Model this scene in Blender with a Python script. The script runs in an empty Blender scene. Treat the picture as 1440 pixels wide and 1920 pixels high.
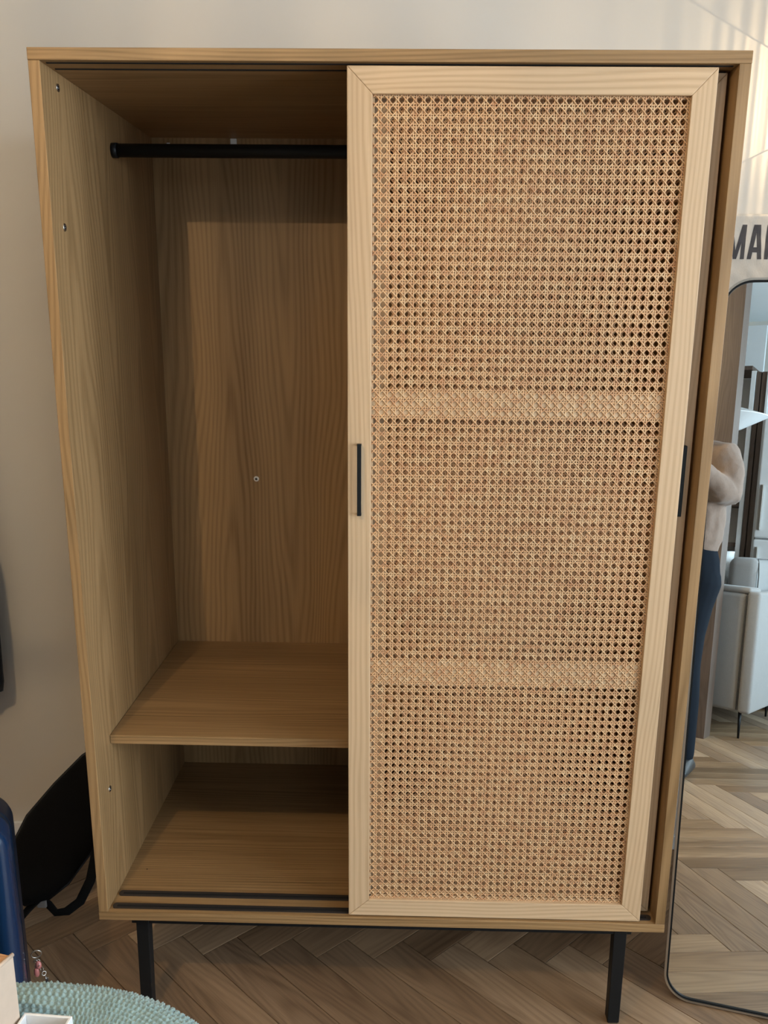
import bpy, bmesh, math, random
import numpy as np
from mathutils import Vector, Matrix, noise as mn

R = math.radians
random.seed(7)
rng = np.random.default_rng(7)
scene = bpy.context.scene
COL = scene.collection

# ------------------------------------------------------------------ camera
cam_d = bpy.data.cameras.new('camera')
cam = bpy.data.objects.new('camera', cam_d)
COL.objects.link(cam)
cam.location = (0.64762, -1.66411, 1.50039)
rx, ry, rz = R(75.09675), R(-0.57395), R(1.29018)
cam.matrix_world = Matrix.Translation(cam.location) @ (
    Matrix.Rotation(rz, 4, 'Z') @ Matrix.Rotation(ry, 4, 'Y') @ Matrix.Rotation(rx, 4, 'X'))
F_PX = 1702.75
cam_d.sensor_fit = 'VERTICAL'
cam_d.sensor_height = 24.0
cam_d.lens = F_PX / 1920 * 24.0
cam_d.shift_x = (720 - 732.44) / 1920
cam_d.shift_y = (1048.34 - 960) / 1920
cam_d.clip_start = 0.005
scene.camera = cam

# ------------------------------------------------------------------ colour management, sky
vs = scene.view_settings
vs.view_transform = 'Standard'
vs.look = 'None'
vs.gamma = 1.0
vs.use_curve_mapping = False
vs.exposure = 0.0
wd = bpy.data.worlds.new('sky')
scene.world = wd
wd.use_nodes = True
wd.node_tree.nodes['Background'].inputs[0].default_value = (0.62, 0.82, 1.0, 1)
wd.node_tree.nodes['Background'].inputs[1].default_value = 1.2

# ------------------------------------------------------------------ lights
def area(name, loc, target, sx, sy, power, color):
    d = bpy.data.lights.new(name, 'AREA')
    d.shape = 'RECTANGLE'; d.size = sx; d.size_y = sy
    d.energy = power; d.color = color
    o = bpy.data.objects.new(name, d); COL.objects.link(o)
    o.location = loc
    o.rotation_euler = (Vector(target) - Vector(loc)).to_track_quat('-Z', 'Y').to_euler()
    return o
# daylight that comes in through the tall window of the right-hand wall
area('window_daylight', (3.45, -1.75, 1.45), (0.6, -0.9, 1.0), 2.3, 1.8, 132, (0.80, 0.91, 1.0))
# added cool fill, brightens the sofa end of the room; its window is invented
area('sofa_fill_light', (3.45, -3.95, 1.5), (0.5, -3.9, 1.2), 1.0, 1.7, 85, (0.52, 0.80, 1.0))
# daylight through the window of the far wall behind the photographer
area('rear_window_daylight', (1.9, -4.68, 1.5), (0.9, 0.0, 1.1), 1.3, 1.5, 14, (0.78, 0.91, 1.0))

# ------------------------------------------------------------------ object helpers
def P3(v): return Vector((float(v[0]), float(v[1]), float(v[2])))

def root(name, label, cat, loc=(0, 0, 0), group=None):
    o = bpy.data.objects.new(name, None); COL.objects.link(o)
    o.location = loc; o.empty_display_size = 0.05
    o['label'] = label; o['category'] = cat
    if group: o['group'] = group
    return o

def rootpos(o):
    while o.parent: o = o.parent
    return Vector(o.location)

def finish(name, me, mat, parent=None, label=None, kind=None, smooth=False, local=False):
    if mat is not None and not me.materials: me.materials.append(mat)
    if smooth:
        me.polygons.foreach_set('use_smooth', [True] * len(me.polygons))
    o = bpy.data.objects.new(name, me); COL.objects.link(o)
    if parent is not None:
        if not local:
            me.transform(Matrix.Translation(-rootpos(parent)))
        o.parent = parent
    if label: o['label'] = label
    if kind: o['kind'] = kind
    me.update()
    return o

def tag(o, label, cat, group=None):
    o['label'] = label; o['category'] = cat
    if group: o['group'] = group
    return o

def new_bm(): return bmesh.new()

def bm_box(bm, lo, hi, bev=0.0, seg=1, M=None):
    c = [(a + b) / 2 for a, b in zip(lo, hi)]; s = [b - a for a, b in zip(lo, hi)]
    t = bmesh.new()
    bmesh.ops.create_cube(t, size=1.0)
    for v in t.verts: v.co = Vector((v.co.x * s[0], v.co.y * s[1], v.co.z * s[2]))
    if bev > 0:
        bmesh.ops.bevel(t, geom=list(t.edges), offset=bev, segments=seg, profile=0.5, affect='EDGES')
    for v in t.verts: v.co += Vector(c)
    if M is not None: t.transform(M)
    merge(bm, t)

def merge(bm, t):
    me = bpy.data.meshes.new('tmp'); t.to_mesh(me); t.free()
    bm.from_mesh(me); bpy.data.meshes.remove(me)

def bm_prism(bm, pts, axis, a0, a1, bev=0.0, seg=1):
    """pts: 2-D outline in the other two axes; extruded along axis from a0 to a1"""
    t = bmesh.new()
    def mk(p, a):
        if axis == 'Y': return (p[0], a, p[1])
        if axis == 'X': return (a, p[0], p[1])
        return (p[0], p[1], a)
    A = [t.verts.new(mk(p, a0)) for p in pts]; B = [t.verts.new(mk(p, a1)) for p in pts]
    n = len(pts)
    t.faces.new(A); t.faces.new(B[::-1])
    for i in range(n): t.faces.new((A[i], B[i], B[(i + 1) % n], A[(i + 1) % n]))
    bmesh.ops.recalc_face_normals(t, faces=t.faces)
    if bev > 0:
        bmesh.ops.bevel(t, geom=list(t.edges), offset=bev, segments=seg, profile=0.5, affect='EDGES')
    merge(bm, t)

def bm_tube(bm, pts, rad, n=12, cap=True, flat=None):
    """tube through points; rad a number or list; flat=(w,h) makes a strap with box-ish section"""
    pts = [P3(p) for p in pts]
    rads = rad if isinstance(rad, (list, tuple)) else [rad] * len(pts)
    rings = []
    up = Vector((0, 0, 1))
    prev = None
    for i, p in enumerate(pts):
        d = (pts[min(i + 1, len(pts) - 1)] - pts[max(i - 1, 0)]).normalized()
        if prev is None:
            a = up if abs(d.z) < 0.9 else Vector((0, 1, 0))
            x = d.cross(a).normalized()
        else:
            x = (prev - d * prev.dot(d)).normalized()
        prev = x
        y = d.cross(x).normalized()
        ring = []
        for k in range(n):
            t = 2 * math.pi * k / n
            if flat:
                ring.append(bm.verts.new(p + x * math.cos(t) * flat[0] + y * math.sin(t) * flat[1]))
            else:
                ring.append(bm.verts.new(p + (x * math.cos(t) + y * math.sin(t)) * rads[i]))
        rings.append(ring)
    for a, b in zip(rings, rings[1:]):
        for k in range(n): bm.faces.new((a[k], a[(k + 1) % n], b[(k + 1) % n], b[k]))
    if cap:
        bm.faces.new(rings[0][::-1]); bm.faces.new(rings[-1])

def bm_lathe(bm, prof, c, n=32, axis='Z', a0=0.0, a1=2 * math.pi, close=True):
    rings = []
    for r, h in prof:
        ring = []
        for k in range(n):
            t = a0 + (a1 - a0) * k / n
            x, y = r * math.cos(t), r * math.sin(t)
            v = {'Z': (x, y, h), 'Y': (x, h, y), 'X': (h, x, y)}[axis]
            ring.append(bm.verts.new(Vector(c) + Vector(v)))
        rings.append(ring)
    for a, b in zip(rings, rings[1:]):
        for k in range(n): bm.faces.new((a[k], a[(k + 1) % n], b[(k + 1) % n], b[k]))
    if close:
        for ring in (rings[0], rings[-1]):
            try: bm.faces.new(ring)
            except ValueError: pass

def bm_done(bm, name, weld=0):
    if weld: bmesh.ops.remove_doubles(bm, verts=bm.verts, dist=weld)
    bmesh.ops.recalc_face_normals(bm, faces=bm.faces)
    me = bpy.data.meshes.new(name); bm.to_mesh(me); bm.free()
    return me

def box(name, lo, hi, mat, parent=None, bev=0.001, seg=2, **k):
    bm = new_bm(); bm_box(bm, lo, hi, bev, seg)
    return finish(name, bm_done(bm, name), mat, parent, **k)

def tube(name, pts, rad, mat, parent=None, n=12, flat=None, **k):
    bm = new_bm(); bm_tube(bm, pts, rad, n, flat=flat)
    return finish(name, bm_done(bm, name), mat, parent, smooth=True, **k)

def lathe(name, prof, c, mat, parent=None, n=32, axis='Z', smooth=True, **k):
    bm = new_bm(); bm_lathe(bm, prof, c, n, axis)
    return finish(name, bm_done(bm, name), mat, parent, smooth=smooth, **k)

def autosmooth(o, ang=35):
    me = o.data
    bm = bmesh.new(); bm.from_mesh(me)
    for f in bm.faces: f.smooth = True
    for e in bm.edges:
        if len(e.link_faces) == 2 and e.calc_face_angle(0) > R(ang): e.smooth = False
    bm.to_mesh(me); bm.free()
    return o

# ------------------------------------------------------------------ materials
class NT:
    def __init__(self, name):
        self.m = bpy.data.materials.new(name); self.m.use_nodes = True
        self.t = self.m.node_tree; self.b = self.t.nodes['Principled BSDF']
    def n(self, typ, **k):
        o = self.t.nodes.new(typ)
        for a, v in k.items(): setattr(o, a, v)
        return o
    def l(self, a, b): self.t.links.new(a, b)
    def math(self, op, a, b=None, c=None):
        o = self.n('ShaderNodeMath', operation=op)
        for i, v in enumerate((a, b, c)):
            if v is None: continue
            if isinstance(v, (int, float)): o.inputs[i].default_value = v
            else: self.l(v, o.inputs[i])
        return o.outputs[0]
    def vmul(self, v, s):
        o = self.n('ShaderNodeVectorMath', operation='MULTIPLY'); self.l(v, o.inputs[0]); o.inputs[1].default_value = s
        return o.outputs[0]
    def noise(self, v, scale, detail=2, rough=0.5, dist=0.0):
        o = self.n('ShaderNodeTexNoise'); self.l(v, o.inputs['Vector'])
        o.inputs['Scale'].default_value = scale; o.inputs['Detail'].default_value = detail
        o.inputs['Roughness'].default_value = rough; o.inputs['Distortion'].default_value = dist
        return o.outputs['Fac']
    def ramp(self, f, stops):
        o = self.n('ShaderNodeValToRGB'); self.l(f, o.inputs[0])
        e = o.color_ramp.elements
        while len(e) < len(stops): e.new(0.5)
        for s, (p, c) in zip(e, stops):
            s.position = p; s.color = (*c, 1) if len(c) == 3 else c
        return o.outputs[0]
    def mix(self, f, a, b, mode='MIX'):
        o = self.n('ShaderNodeMix', data_type='RGBA', blend_type=mode)
        if isinstance(f, (int, float)): o.inputs[0].default_value = f
        else: self.l(f, o.inputs[0])
        for i, v in ((6, a), (7, b)):
            if isinstance(v, tuple): o.inputs[i].default_value = (*v, 1)
            else: self.l(v, o.inputs[i])
        return o.outputs[2]
    def bump(self, h, strength, dist):
        o = self.n('ShaderNodeBump'); self.l(h, o.inputs['Height'])
        o.inputs['Strength'].default_value = strength; o.inputs['Distance'].default_value = dist
        self.l(o.outputs[0], self.b.inputs['Normal'])
    def obj(self, rand=True):
        tc = self.n('ShaderNodeTexCoord')
        if not rand: return tc.outputs['Object']
        oi = self.n('ShaderNodeObjectInfo')
        r = self.math('MULTIPLY', oi.outputs['Random'], 37.0)
        o = self.n('ShaderNodeVectorMath', operation='ADD')
        self.l(tc.outputs['Object'], o.inputs[0]); self.l(r, o.inputs[1])
        return o.outputs[0]

def plain(name, col, rough=0.5, metal=0.0, noise_amt=0.06, nscale=30, bump=0.0, spec=None, coat=0.0, sheen=0.0):
    m = NT(name)
    v = m.obj()
    f = m.noise(v, nscale, 3)
    a = tuple(c * (1 - noise_amt) for c in col); b = tuple(min(1, c * (1 + noise_amt)) for c in col)
    m.l(m.mix(f, a, b), m.b.inputs['Base Color'])
    m.b.inputs['Roughness'].default_value = rough; m.b.inputs['Metallic'].default_value = metal
    if spec is not None: m.b.inputs['Specular IOR Level'].default_value = spec
    if coat: m.b.inputs['Coat Weight'].default_value = coat; m.b.inputs['Coat Roughness'].default_value = 0.08
    if sheen: m.b.inputs['Sheen Weight'].default_value = sheen
    if bump: m.bump(f, bump, 0.002)
    return m.m

def wood(name, dark, light, axis, rings=16, warp=2.6, rough=0.45, contrast=0.5, fine=0.5, tone=0.3, rnd=0.0, spec=0.4, bump=0.25, board=.22, along=3.0, aniso=0.0):
    """procedural timber: growth rings warped into cathedral arches, fibre streaks, slow tone drift; axis = grain direction"""
    m = NT(name)
    v = m.obj()
    ax = 'XYZ'.index(axis)
    long_ = [1.0, 1.0, 1.0]; long_[ax] = 0.22
    w = m.noise(m.vmul(v, tuple(long_)), 4.0, 2, 0.5)
    w2 = m.noise(m.vmul(v, tuple(x * 9 for x in long_)), 1.6, 2, 0.5)
    mask = [1.0, 1.0, 1.0]; mask[ax] = 0.0
    d = m.n('ShaderNodeVectorMath', operation='DOT_PRODUCT'); m.l(v, d.inputs[0]); d.inputs[1].default_value = mask
    la = [0.0, 0.0, 0.0]; la[ax] = 1.0
    dl = m.n('ShaderNodeVectorMath', operation='DOT_PRODUCT'); m.l(v, dl.inputs[0]); dl.inputs[1].default_value = la
    u = m.math('MULTIPLY_ADD', w, 0.16 * warp, d.outputs['Value'])
    arch = m.math('COSINE', m.math('MULTIPLY', u, 6.2832 / board))
    ph = m.math('MULTIPLY_ADD', arch, rings * board / 6.2832, m.math('MULTIPLY', dl.outputs['Value'], along))
    ph = m.math('MULTIPLY_ADD', w2, 0.9, ph)
    s = m.math('SINE', m.math('MULTIPLY', ph, 6.2832))
    s = m.math('POWER', m.math('MULTIPLY_ADD', s, 0.5, 0.5), 1.6)
    fs = [150.0, 150.0, 150.0]; fs[ax] = 2.6
    fib = m.noise(m.vmul(v, tuple(fs)), 1.0, 3, 0.6)
    fs2 = [420.0, 420.0, 420.0]; fs2[ax] = 9.0
    pores = m.noise(m.vmul(v, tuple(fs2)), 1.0, 1, 0.5)
    ts = [7.0, 7.0, 7.0]; ts[ax] = 0.5
    tn = m.noise(m.vmul(v, tuple(ts)), 1.0, 2, 0.5)
    f = m.math('ADD', m.math('MULTIPLY', s, contrast * 0.6), m.math('MULTIPLY', fib, fine))
    f = m.math('ADD', f, m.math('MULTIPLY', tn, tone * 1.4))
    f = m.math('ADD', f, m.math('MULTIPLY', pores, 0.22))
    tot = contrast * 0.6 + fine + tone * 1.4 + 0.22
    f = m.math('DIVIDE', f, tot)
    col = m.ramp(f, [(0.25, light), (0.72, dark)])
    if rnd:
        oi = m.n('ShaderNodeObjectInfo')
        tint = m.ramp(oi.outputs['Random'], [(0.0, (.60, .56, .53)), (0.45, (.92, .88, .84)), (0.75, (1.25, 1.28, 1.32)), (1.0, (1.5, 1.62, 1.78))])
        col = m.mix(rnd, col, m.mix(1.0, col, tint, 'MULTIPLY'))
    m.l(col, m.b.inputs['Base Color'])
    m.b.inputs['Roughness'].default_value = rough
    m.b.inputs['Specular IOR Level'].default_value = spec
    m.bump(m.math('ADD', fib, pores), bump, 0.0006)
    if aniso:      # wood fibres spread the sheen across the grain
        vt = m.n('ShaderNodeVectorTransform', vector_type='VECTOR', convert_from='OBJECT', convert_to='WORLD')
        vt.inputs[0].default_value = tuple(1.0 if i == ax else 0.0 for i in range(3))
        m.b.inputs['Anisotropic'].default_value = aniso
        m.l(vt.outputs[0], m.b.inputs['Tangent'])
    return m.m

OAK_D, OAK_L = (0.158, 0.086, 0.031), (0.43, 0.265, 0.122)
oak_z = wood('oak_laminate_upright', OAK_D, OAK_L, 'Z', rings=95, warp=1.1, contrast=0.42, fine=.36, tone=0.75, board=.34, along=3.0)
oak_x = wood('oak_laminate_lengthways', OAK_D, OAK_L, 'X', rings=150, warp=.5, contrast=0.28, fine=.5, tone=.35, board=.5, along=1.2)
ASH_D, ASH_L = (0.47, 0.31, 0.175), (0.66, 0.475, 0.295)
ash_z = wood('ash_upright', ASH_D, ASH_L, 'Z', rings=110, warp=.7, contrast=0.40, fine=0.3, tone=0.35, board=.21, along=2.2)
ash_x = wood('ash_lengthways', ASH_D, ASH_L, 'X', rings=120, warp=.6, contrast=0.48, fine=0.3, tone=0.3, board=.19, along=2.2)
plank_m = wood('oak_floor_plank', (0.125, 0.070, 0.036), (0.42, 0.28, 0.165), 'X', rings=75, warp=1.0, contrast=0.26, fine=.42, tone=.8, rnd=0.7, rough=0.38, spec=0.5, board=.15, along=6.0, aniso=.75)
brown_z = wood('brown_veneer', (0.085, 0.058, 0.042), (0.165, 0.115, 0.09), 'Z', rings=90, contrast=0.3, rough=0.5)
wall_m = plain('cream_wall_paint', (0.74, 0.69, 0.62), 0.85, noise_amt=0.02, nscale=3, bump=0.02)
ceil_m = plain('white_ceiling_paint', (0.80, 0.80, 0.79), 0.9, noise_amt=0.02, nscale=3)
sub_m = plain('dark_joint', (0.06, 0.04, 0.028), 0.9)
white_m = plain('white_lacquer', (0.82, 0.83, 0.83), 0.35, noise_amt=0.02)
black_m = plain('black_powder_coat', (0.008, 0.009, 0.010), 0.45, noise_amt=0.1, spec=.25)
track_m = plain('dark_brown_plastic', (0.030, 0.024, 0.021), 0.45, noise_amt=0.1)
groove_m = plain('groove_shadow_black', (0.004, 0.004, 0.004), 0.8)
metal_m = plain('zinc_metal', (0.62, 0.60, 0.56), 0.3, metal=1.0)
champ_m = plain('satin_champagne_metal', (0.55, 0.52, 0.47), 0.32, metal=1.0, noise_amt=0.03)
grey_side_m = plain('grey_panel_edge', (0.28, 0.28, 0.28), 0.6)

def cane_mat():
    m = NT('rattan_cane')
    v = m.obj(False)
    a = m.noise(v, 55, 2); b = m.noise(v, 700, 2)
    c = m.ramp(a, [(0.3, (0.58, 0.31, 0.16)), (0.55, (0.71, 0.45, 0.24)), (0.75, (0.78, 0.56, 0.33))])
    c = m.mix(m.math('MULTIPLY', b, 0.35), c, (0.42, 0.22, 0.11))
    m.l(c, m.b.inputs['Base Color'])
    m.b.inputs['Roughness'].default_value = 0.42
    m.b.inputs['Specular IOR Level'].default_value = 0.45
    return m.m
cane_m = cane_mat()

def fabric(name, col, scale=900, bump=0.5, rough=0.95, sheen=0.3, mottled=0.15):
    m = NT(name)
    v = m.obj()
    w1 = m.noise(m.vmul(v, (scale, scale, scale * 0.35)), 1, 1)
    w2 = m.noise(v, 22, 3)
    c = m.mix(m.math('MULTIPLY', w1, 0.8), tuple(x * (1 - mottled) for x in col), tuple(min(1, x * (1 + mottled)) for x in col))
    c = m.mix(m.math('MULTIPLY', w2, 0.5), c, tuple(x * 0.8 for x in col))
    m.l(c, m.b.inputs['Base Color'])
    m.b.inputs['Roughness'].default_value = rough
    m.b.inputs['Sheen Weight'].default_value = sheen
    m.b.inputs['Specular IOR Level'].default_value = .15
    m.bump(w1, bump, 0.001)
    return m.m

def mirror_mat():
    m = NT('mirror_silvering')
    m.b.inputs['Base Color'].default_value = (0.91, 0.97, 0.975, 1)
    m.b.inputs['Metallic'].default_value = 1.0
    m.b.inputs['Roughness'].default_value = 0.0
    return m.m
mirror_m = mirror_mat()

def glass_pane():
    m = NT('window_glass')
    m.t.nodes.remove(m.b)
    out = [n for n in m.t.nodes if n.type == 'OUTPUT_MATERIAL'][0]
    tr = m.n('ShaderNodeBsdfTransparent'); gl = m.n('ShaderNodeBsdfGlossy'); gl.inputs['Roughness'].default_value = 0.02
    fr = m.n('ShaderNodeFresnel'); fr.inputs[0].default_value = 1.45
    mx = m.n('ShaderNodeMixShader'); m.l(fr.outputs[0], mx.inputs[0]); m.l(tr.outputs[0], mx.inputs[1]); m.l(gl.outputs[0], mx.inputs[2])
    m.l(mx.outputs[0], out.inputs[0])
    return m.m
glass_m = glass_pane()

def ribbed_glass(name, freq, lo, seed, hi=1.0):
    """lamp-shade glass pressed with upright ribs: lets more light through between the ribs than at them"""
    m = NT(name)
    m.t.nodes.remove(m.b)
    out = [n for n in m.t.nodes if n.type == 'OUTPUT_MATERIAL'][0]
    tc = m.n('ShaderNodeTexCoord'); sep = m.n('ShaderNodeSeparateXYZ'); m.l(tc.outputs['Object'], sep.inputs[0])
    ang = m.math('ARCTAN2', sep.outputs[1], sep.outputs[0])
    n1 = m.n('ShaderNodeTexNoise', noise_dimensions='1D'); m.l(m.math('MULTIPLY_ADD', ang, freq, seed), n1.inputs['W'])
    n1.inputs['Scale'].default_value = 1.0; n1.inputs['Detail'].default_value = 1.5
    s = m.math('MULTIPLY_ADD', m.math('SINE', m.math('MULTIPLY', ang, round(freq * 2.2))), 0.12, 0.0)
    f = m.math('ADD', n1.outputs['Fac'], s)
    col = m.ramp(f, [(0.40, (lo, lo, lo)), (0.64, (hi, hi, hi))])
    tr = m.n('ShaderNodeBsdfTransparent'); m.l(col, tr.inputs[0])
    gl = m.n('ShaderNodeBsdfGlossy'); gl.inputs['Roughness'].default_value = 0.1
    mx = m.n('ShaderNodeMixShader'); mx.inputs[0].default_value = 0.06
    m.l(tr.outputs[0], mx.inputs[1]); m.l(gl.outputs[0], mx.inputs[2]); m.l(mx.outputs[0], out.inputs[0])
    return m.m

# ================================================================== ROOM SHELL
XL, XR, YF, YB, ZC = -2.4, 3.3, -4.75, 0.72, 2.7
floor = box('floor', (XL, YF, -0.06), (XR, YB, -0.006), sub_m, bev=0); floor['kind'] = 'structure'
box('ceiling', (XL - .1, YF - .1, ZC), (XR + .1, YB + .1, ZC + .1), ceil_m, bev=0, kind='structure')
box('wall_back', (XL - .1, YB, -0.06), (XR + .1, YB + .1, ZC), wall_m, bev=0, kind='structure')
box('wall_left', (XL - .1, YF, -0.06), (XL, YB, ZC), brown_z, bev=0, kind='structure')  # unseen wall; dark veneer invented to cut the light it bounces back
def wall_with_hole(name, axis, pos, th, a0, a1, h0, h1, z0, z1):
    bm = new_bm()
    def b(p0, p1, q0, q1):
        if axis == 'X': bm_box(bm, (pos, p0, q0), (pos + th, p1, q1))
        else: bm_box(bm, (p0, pos, q0), (p1, pos + th, q1))
    b(a0, h0, -0.06, ZC); b(h1, a1, -0.06, ZC); b(h0, h1, -0.06, z0); b(h0, h1, z1, ZC)
    return finish(name, bm_done(bm, name), wall_m, kind='structure')
bm = new_bm()
for p0, p1, q0, q1 in ((YF, -4.5, -.06, ZC), (-3.4, -3.0, -.06, ZC), (-.55, YB, -.06, ZC), (-4.5, -3.4, -.06, .45), (-3.0, -.55, -.06, .45), (-4.5, -3.4, 2.35, ZC), (-3.0, -.55, 2.35, ZC)):
    bm_box(bm, (XR, p0, q0), (XR + .1, p1, q1))
finish('wall_right', bm_done(bm, 'wall_right', 1e-5), wall_m, kind='structure')
wall_with_hole('wall_front', 'Y', YF - 0.1, 0.1, XL, XR, 1.15, 2.65, 0.7, 2.3)
def window(name, axis, pos, h0, h1, z0, z1):
    def bx(nm, a0, a1, q0, q1, d0, d1, mat, par):
        lo, hi = ((pos + d0, a0, q0), (pos + d1, a1, q1)) if axis == 'X' else ((a0, pos + d0, q0), (a1, pos + d1, q1))
        return box(nm, lo, hi, mat, par, bev=0.003)
    fr = bx(name, h0, h1, z0, z0 + .05, .02, .08, white_m, None); fr['kind'] = 'structure'
    m = (h0 + h1) / 2
    bx('window_rail', h0, h1, z1 - .05, z1, .02, .08, white_m, fr)
    for a in (h0, m - .025, h1 - .05): bx('window_stile', a, a + .05, z0 + .05, z1 - .05, .02, .08, white_m, fr)
    for a, b in ((h0 + .05, m - .025), (m + .025, h1 - .05)): bx('window_pane', a, b, z0 + .05, z1 - .05, .045, .05, glass_m, fr)
    bx('window_sill', h0 - .04, h1 + .04, z0 - .03, z0, -.10, .08, white_m, fr)
window('window_1', 'X', XR, -3.0, -.55, 0.45, 2.35)
window('added_window', 'X', XR, -4.5, -3.4, 0.45, 2.35)  # unseen window added to go with the sofa fill light
for nm, lo, hi in (('baseboard_back', (XL, YB - .012, 0), (XR, YB, .045)), ('baseboard_left', (XL, YF, 0), (XL + .012, YB - .012, .07)),
                   ('baseboard_right', (XR - .012, YF, 0), (XR, YB - .012, .07))):
    box(nm, lo, hi, white_m, bev=0.003, kind='structure')

# window in the far wall, behind the photographer
fr = box('window_2', (1.15, YF - .08, .70), (2.65, YF - .02, .75), white_m, bev=.003, kind='structure')
box('window_rail', (1.15, YF - .08, 2.25), (2.65, YF - .02, 2.30), white_m, fr)
for a in (1.15, 1.875, 2.60): box('window_stile', (a, YF - .08, .75), (a + .05, YF - .02, 2.25), white_m, fr)
for a, b in ((1.20, 1.875), (1.925, 2.60)): box('window_pane', (a, YF - .055, .75), (b, YF - .05, 2.25), glass_m, fr, bev=0)

# ---------------- herringbone parquet: every plank its own piece
PW, PL, GAP = 0.0975, 0.75, 0.0007
S2 = 1 / math.sqrt(2)
oa, ob = 0.752 - PL, 0.456 - (PW - PL)
def ab2xy(a, b): return ((a + b) * S2, (a - b) * S2)
def clip_poly(poly, x0, x1, y0, y1):
    def cl(ps, f, g):
        out = []
        for i in range(len(ps)):
            p, q = ps[i], ps[(i + 1) % len(ps)]
            if f(p): out.append(p)
            if f(p) != f(q): out.append(g(p, q))
        return out
    def ix(c, k):
        def g(p, q):
            t = (c - p[k]) / (q[k] - p[k]); return (p[0] + t * (q[0] - p[0]), p[1] + t * (q[1] - p[1]))
        return g
    for f, g in ((lambda p: p[0] >= x0, ix(x0, 0)), (lambda p: p[0] <= x1, ix(x1, 0)), (lambda p: p[1] >= y0, ix(y0, 1)), (lambda p: p[1] <= y1, ix(y1, 1))):
        poly = cl(poly, f, g)
        if len(poly) < 3: return []
    return poly
def plank_shape(bm, poly, top=0.0):
    ch = 0.0009
    c = Vector((sum(p[0] for p in poly) / len(poly), sum(p[1] for p in poly) / len(poly)))
    def ins(p):
        v = c - Vector(p); return (p[0] + (math.copysign(ch, v.x) if abs(v.x) > 1e-4 else 0), p[1] + (math.copysign(ch, v.y) if abs(v.y) > 1e-4 else 0))
    n = len(poly)
    lo = [bm.verts.new((p[0], p[1], -0.006)) for p in poly]
    mi = [bm.verts.new((p[0], p[1], top - 0.0007)) for p in poly]
    hi = [bm.verts.new((*ins(p), top)) for p in poly]
    bm.faces.new(hi)
    for A, B in ((lo, mi), (mi, hi)):
        for i in range(n): bm.faces.new((A[i], A[(i + 1) % n], B[(i + 1) % n], B[i]))
full = [(GAP, GAP - PW / 2), (PL - GAP, GAP - PW / 2), (PL - GAP, PW / 2 - GAP), (GAP, PW / 2 - GAP)]
full = [(x - PL / 2, y) for x, y in full]
bm = new_bm(); plank_shape(bm, full); plank_me = bm_done(bm, 'plank'); plank_me.materials.append(plank_m)
cands = []
for kind in 'AB':
    for k in range(-60, 61):
        for j in range(-6, 7):
            if kind == 'A':
                ca, cb, th = oa + k * PW + j * PL + PL / 2, ob + k * PW - j * PL + PW / 2, R(45)
            else:
                ca, cb, th = oa + PL + PW / 2 + k * PW + j * PL, ob + PW - PL / 2 + k * PW - j * PL, R(-45)
            x, y = ab2xy(ca, cb)
            if not (XL - .4 < x < XR + .4 and YF - .4 < y < YB + .4): continue
            wpoly = []
            for px, py in full:
                wpoly.append((x + px * math.cos(th) - py * math.sin(th), y + px * math.sin(th) + py * math.cos(th)))
            cp = clip_poly(wpoly, XL, XR, YF, YB)
            if len(cp) < 3: continue
            clipped = any(not (XL < p[0] < XR and YF < p[1] < YB) for p in wpoly)
            # distance from what the photo shows (floor in front, and the strip the mirror reflects)
            sc = min((x - .6) ** 2 + (y - .2) ** 2, ((x - 1.15) ** 2 + (y + 1.0) ** 2) * .8, ((x - .8) ** 2 + (y + 2.6) ** 2) * .9)
            cands.append((sc, x, y, th, cp if clipped else None))
cands.sort(key=lambda c: c[0])
rest = new_bm()
for i, (sc, x, y, th, cp) in enumerate(cands):
    if i < 280:
        if cp is None:
            o = bpy.data.objects.new('plank', plank_me); COL.objects.link(o)
        else:
            c_, s_ = math.cos(-th), math.sin(-th)
            loc = [((px - x) * c_ - (py - y) * s_, (px - x) * s_ + (py - y) * c_) for px, py in cp]
            bm = new_bm(); plank_shape(bm, loc); me = bm_done(bm, 'plank'); me.materials.append(plank_m)
            o = bpy.data.objects.new('plank', me); COL.objects.link(o)
        o.location = (x, y, 0); o.rotation_euler = (0, 0, th); o.parent = floor
    else:
        if cp is None:
            cp = [(x + px * math.cos(th) - py * math.sin(th), y + px * math.sin(th) + py * math.cos(th)) for px, py in full]
        plank_shape(rest, cp)
finish('outlying_planks', bm_done(rest, 'outlying_planks'), plank_m, floor, kind='stuff')

# ================================================================== WARDROBE
W, Z0, H, T, D = 1.2, 0.25, 1.679, 0.0197, 0.676
Z1 = Z0 + H
wr = root('wardrobe', 'tall oak sliding-door wardrobe on black metal legs, left half open and empty', 'wardrobe', (0, 0, 0))
box('side_panel', (0, 0, Z0 + T), (T, D + .006, Z1 - T), oak_z, wr, bev=.0008)
box('side_panel', (W - T, 0, Z0 + T), (W, D + .006, Z1 - T), oak_z, wr, bev=.0008)
box('top_panel', (-.0005, -.0005, Z1 - T), (W + .0005, D + .006, Z1), oak_x, wr, bev=.0012)
box('bottom_panel', (-.0005, -.0005, Z0), (W + .0005, D + .006, Z0 + T), oak_x, wr, bev=.0012)
box('back_panel', (T, D, Z0 + T), (W - T, D + .005, Z1 - T), oak_z, wr, bev=0)
box('shelf', (T + .0008, .0898, Z0 + .3871 - .0195), (W - T - .0008, D - .0005, Z0 + .3871), oak_x, wr, bev=.0008)
# hanging rod with end sockets
RY, RZ = .365, 1.830
tube('hanging_rod', [(T + .002, RY, RZ), (W - T - .002, RY, RZ)], .0135, black_m, wr, n=24)
for xa, xb in ((T, T + .012), (W - T - .012, W - T)):
    lathe('rod_socket', [(0.001, xa), (.0148, xa), (.0148, xb), (.0137, xb)], (0, RY, RZ), black_m, wr, axis='X')
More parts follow.
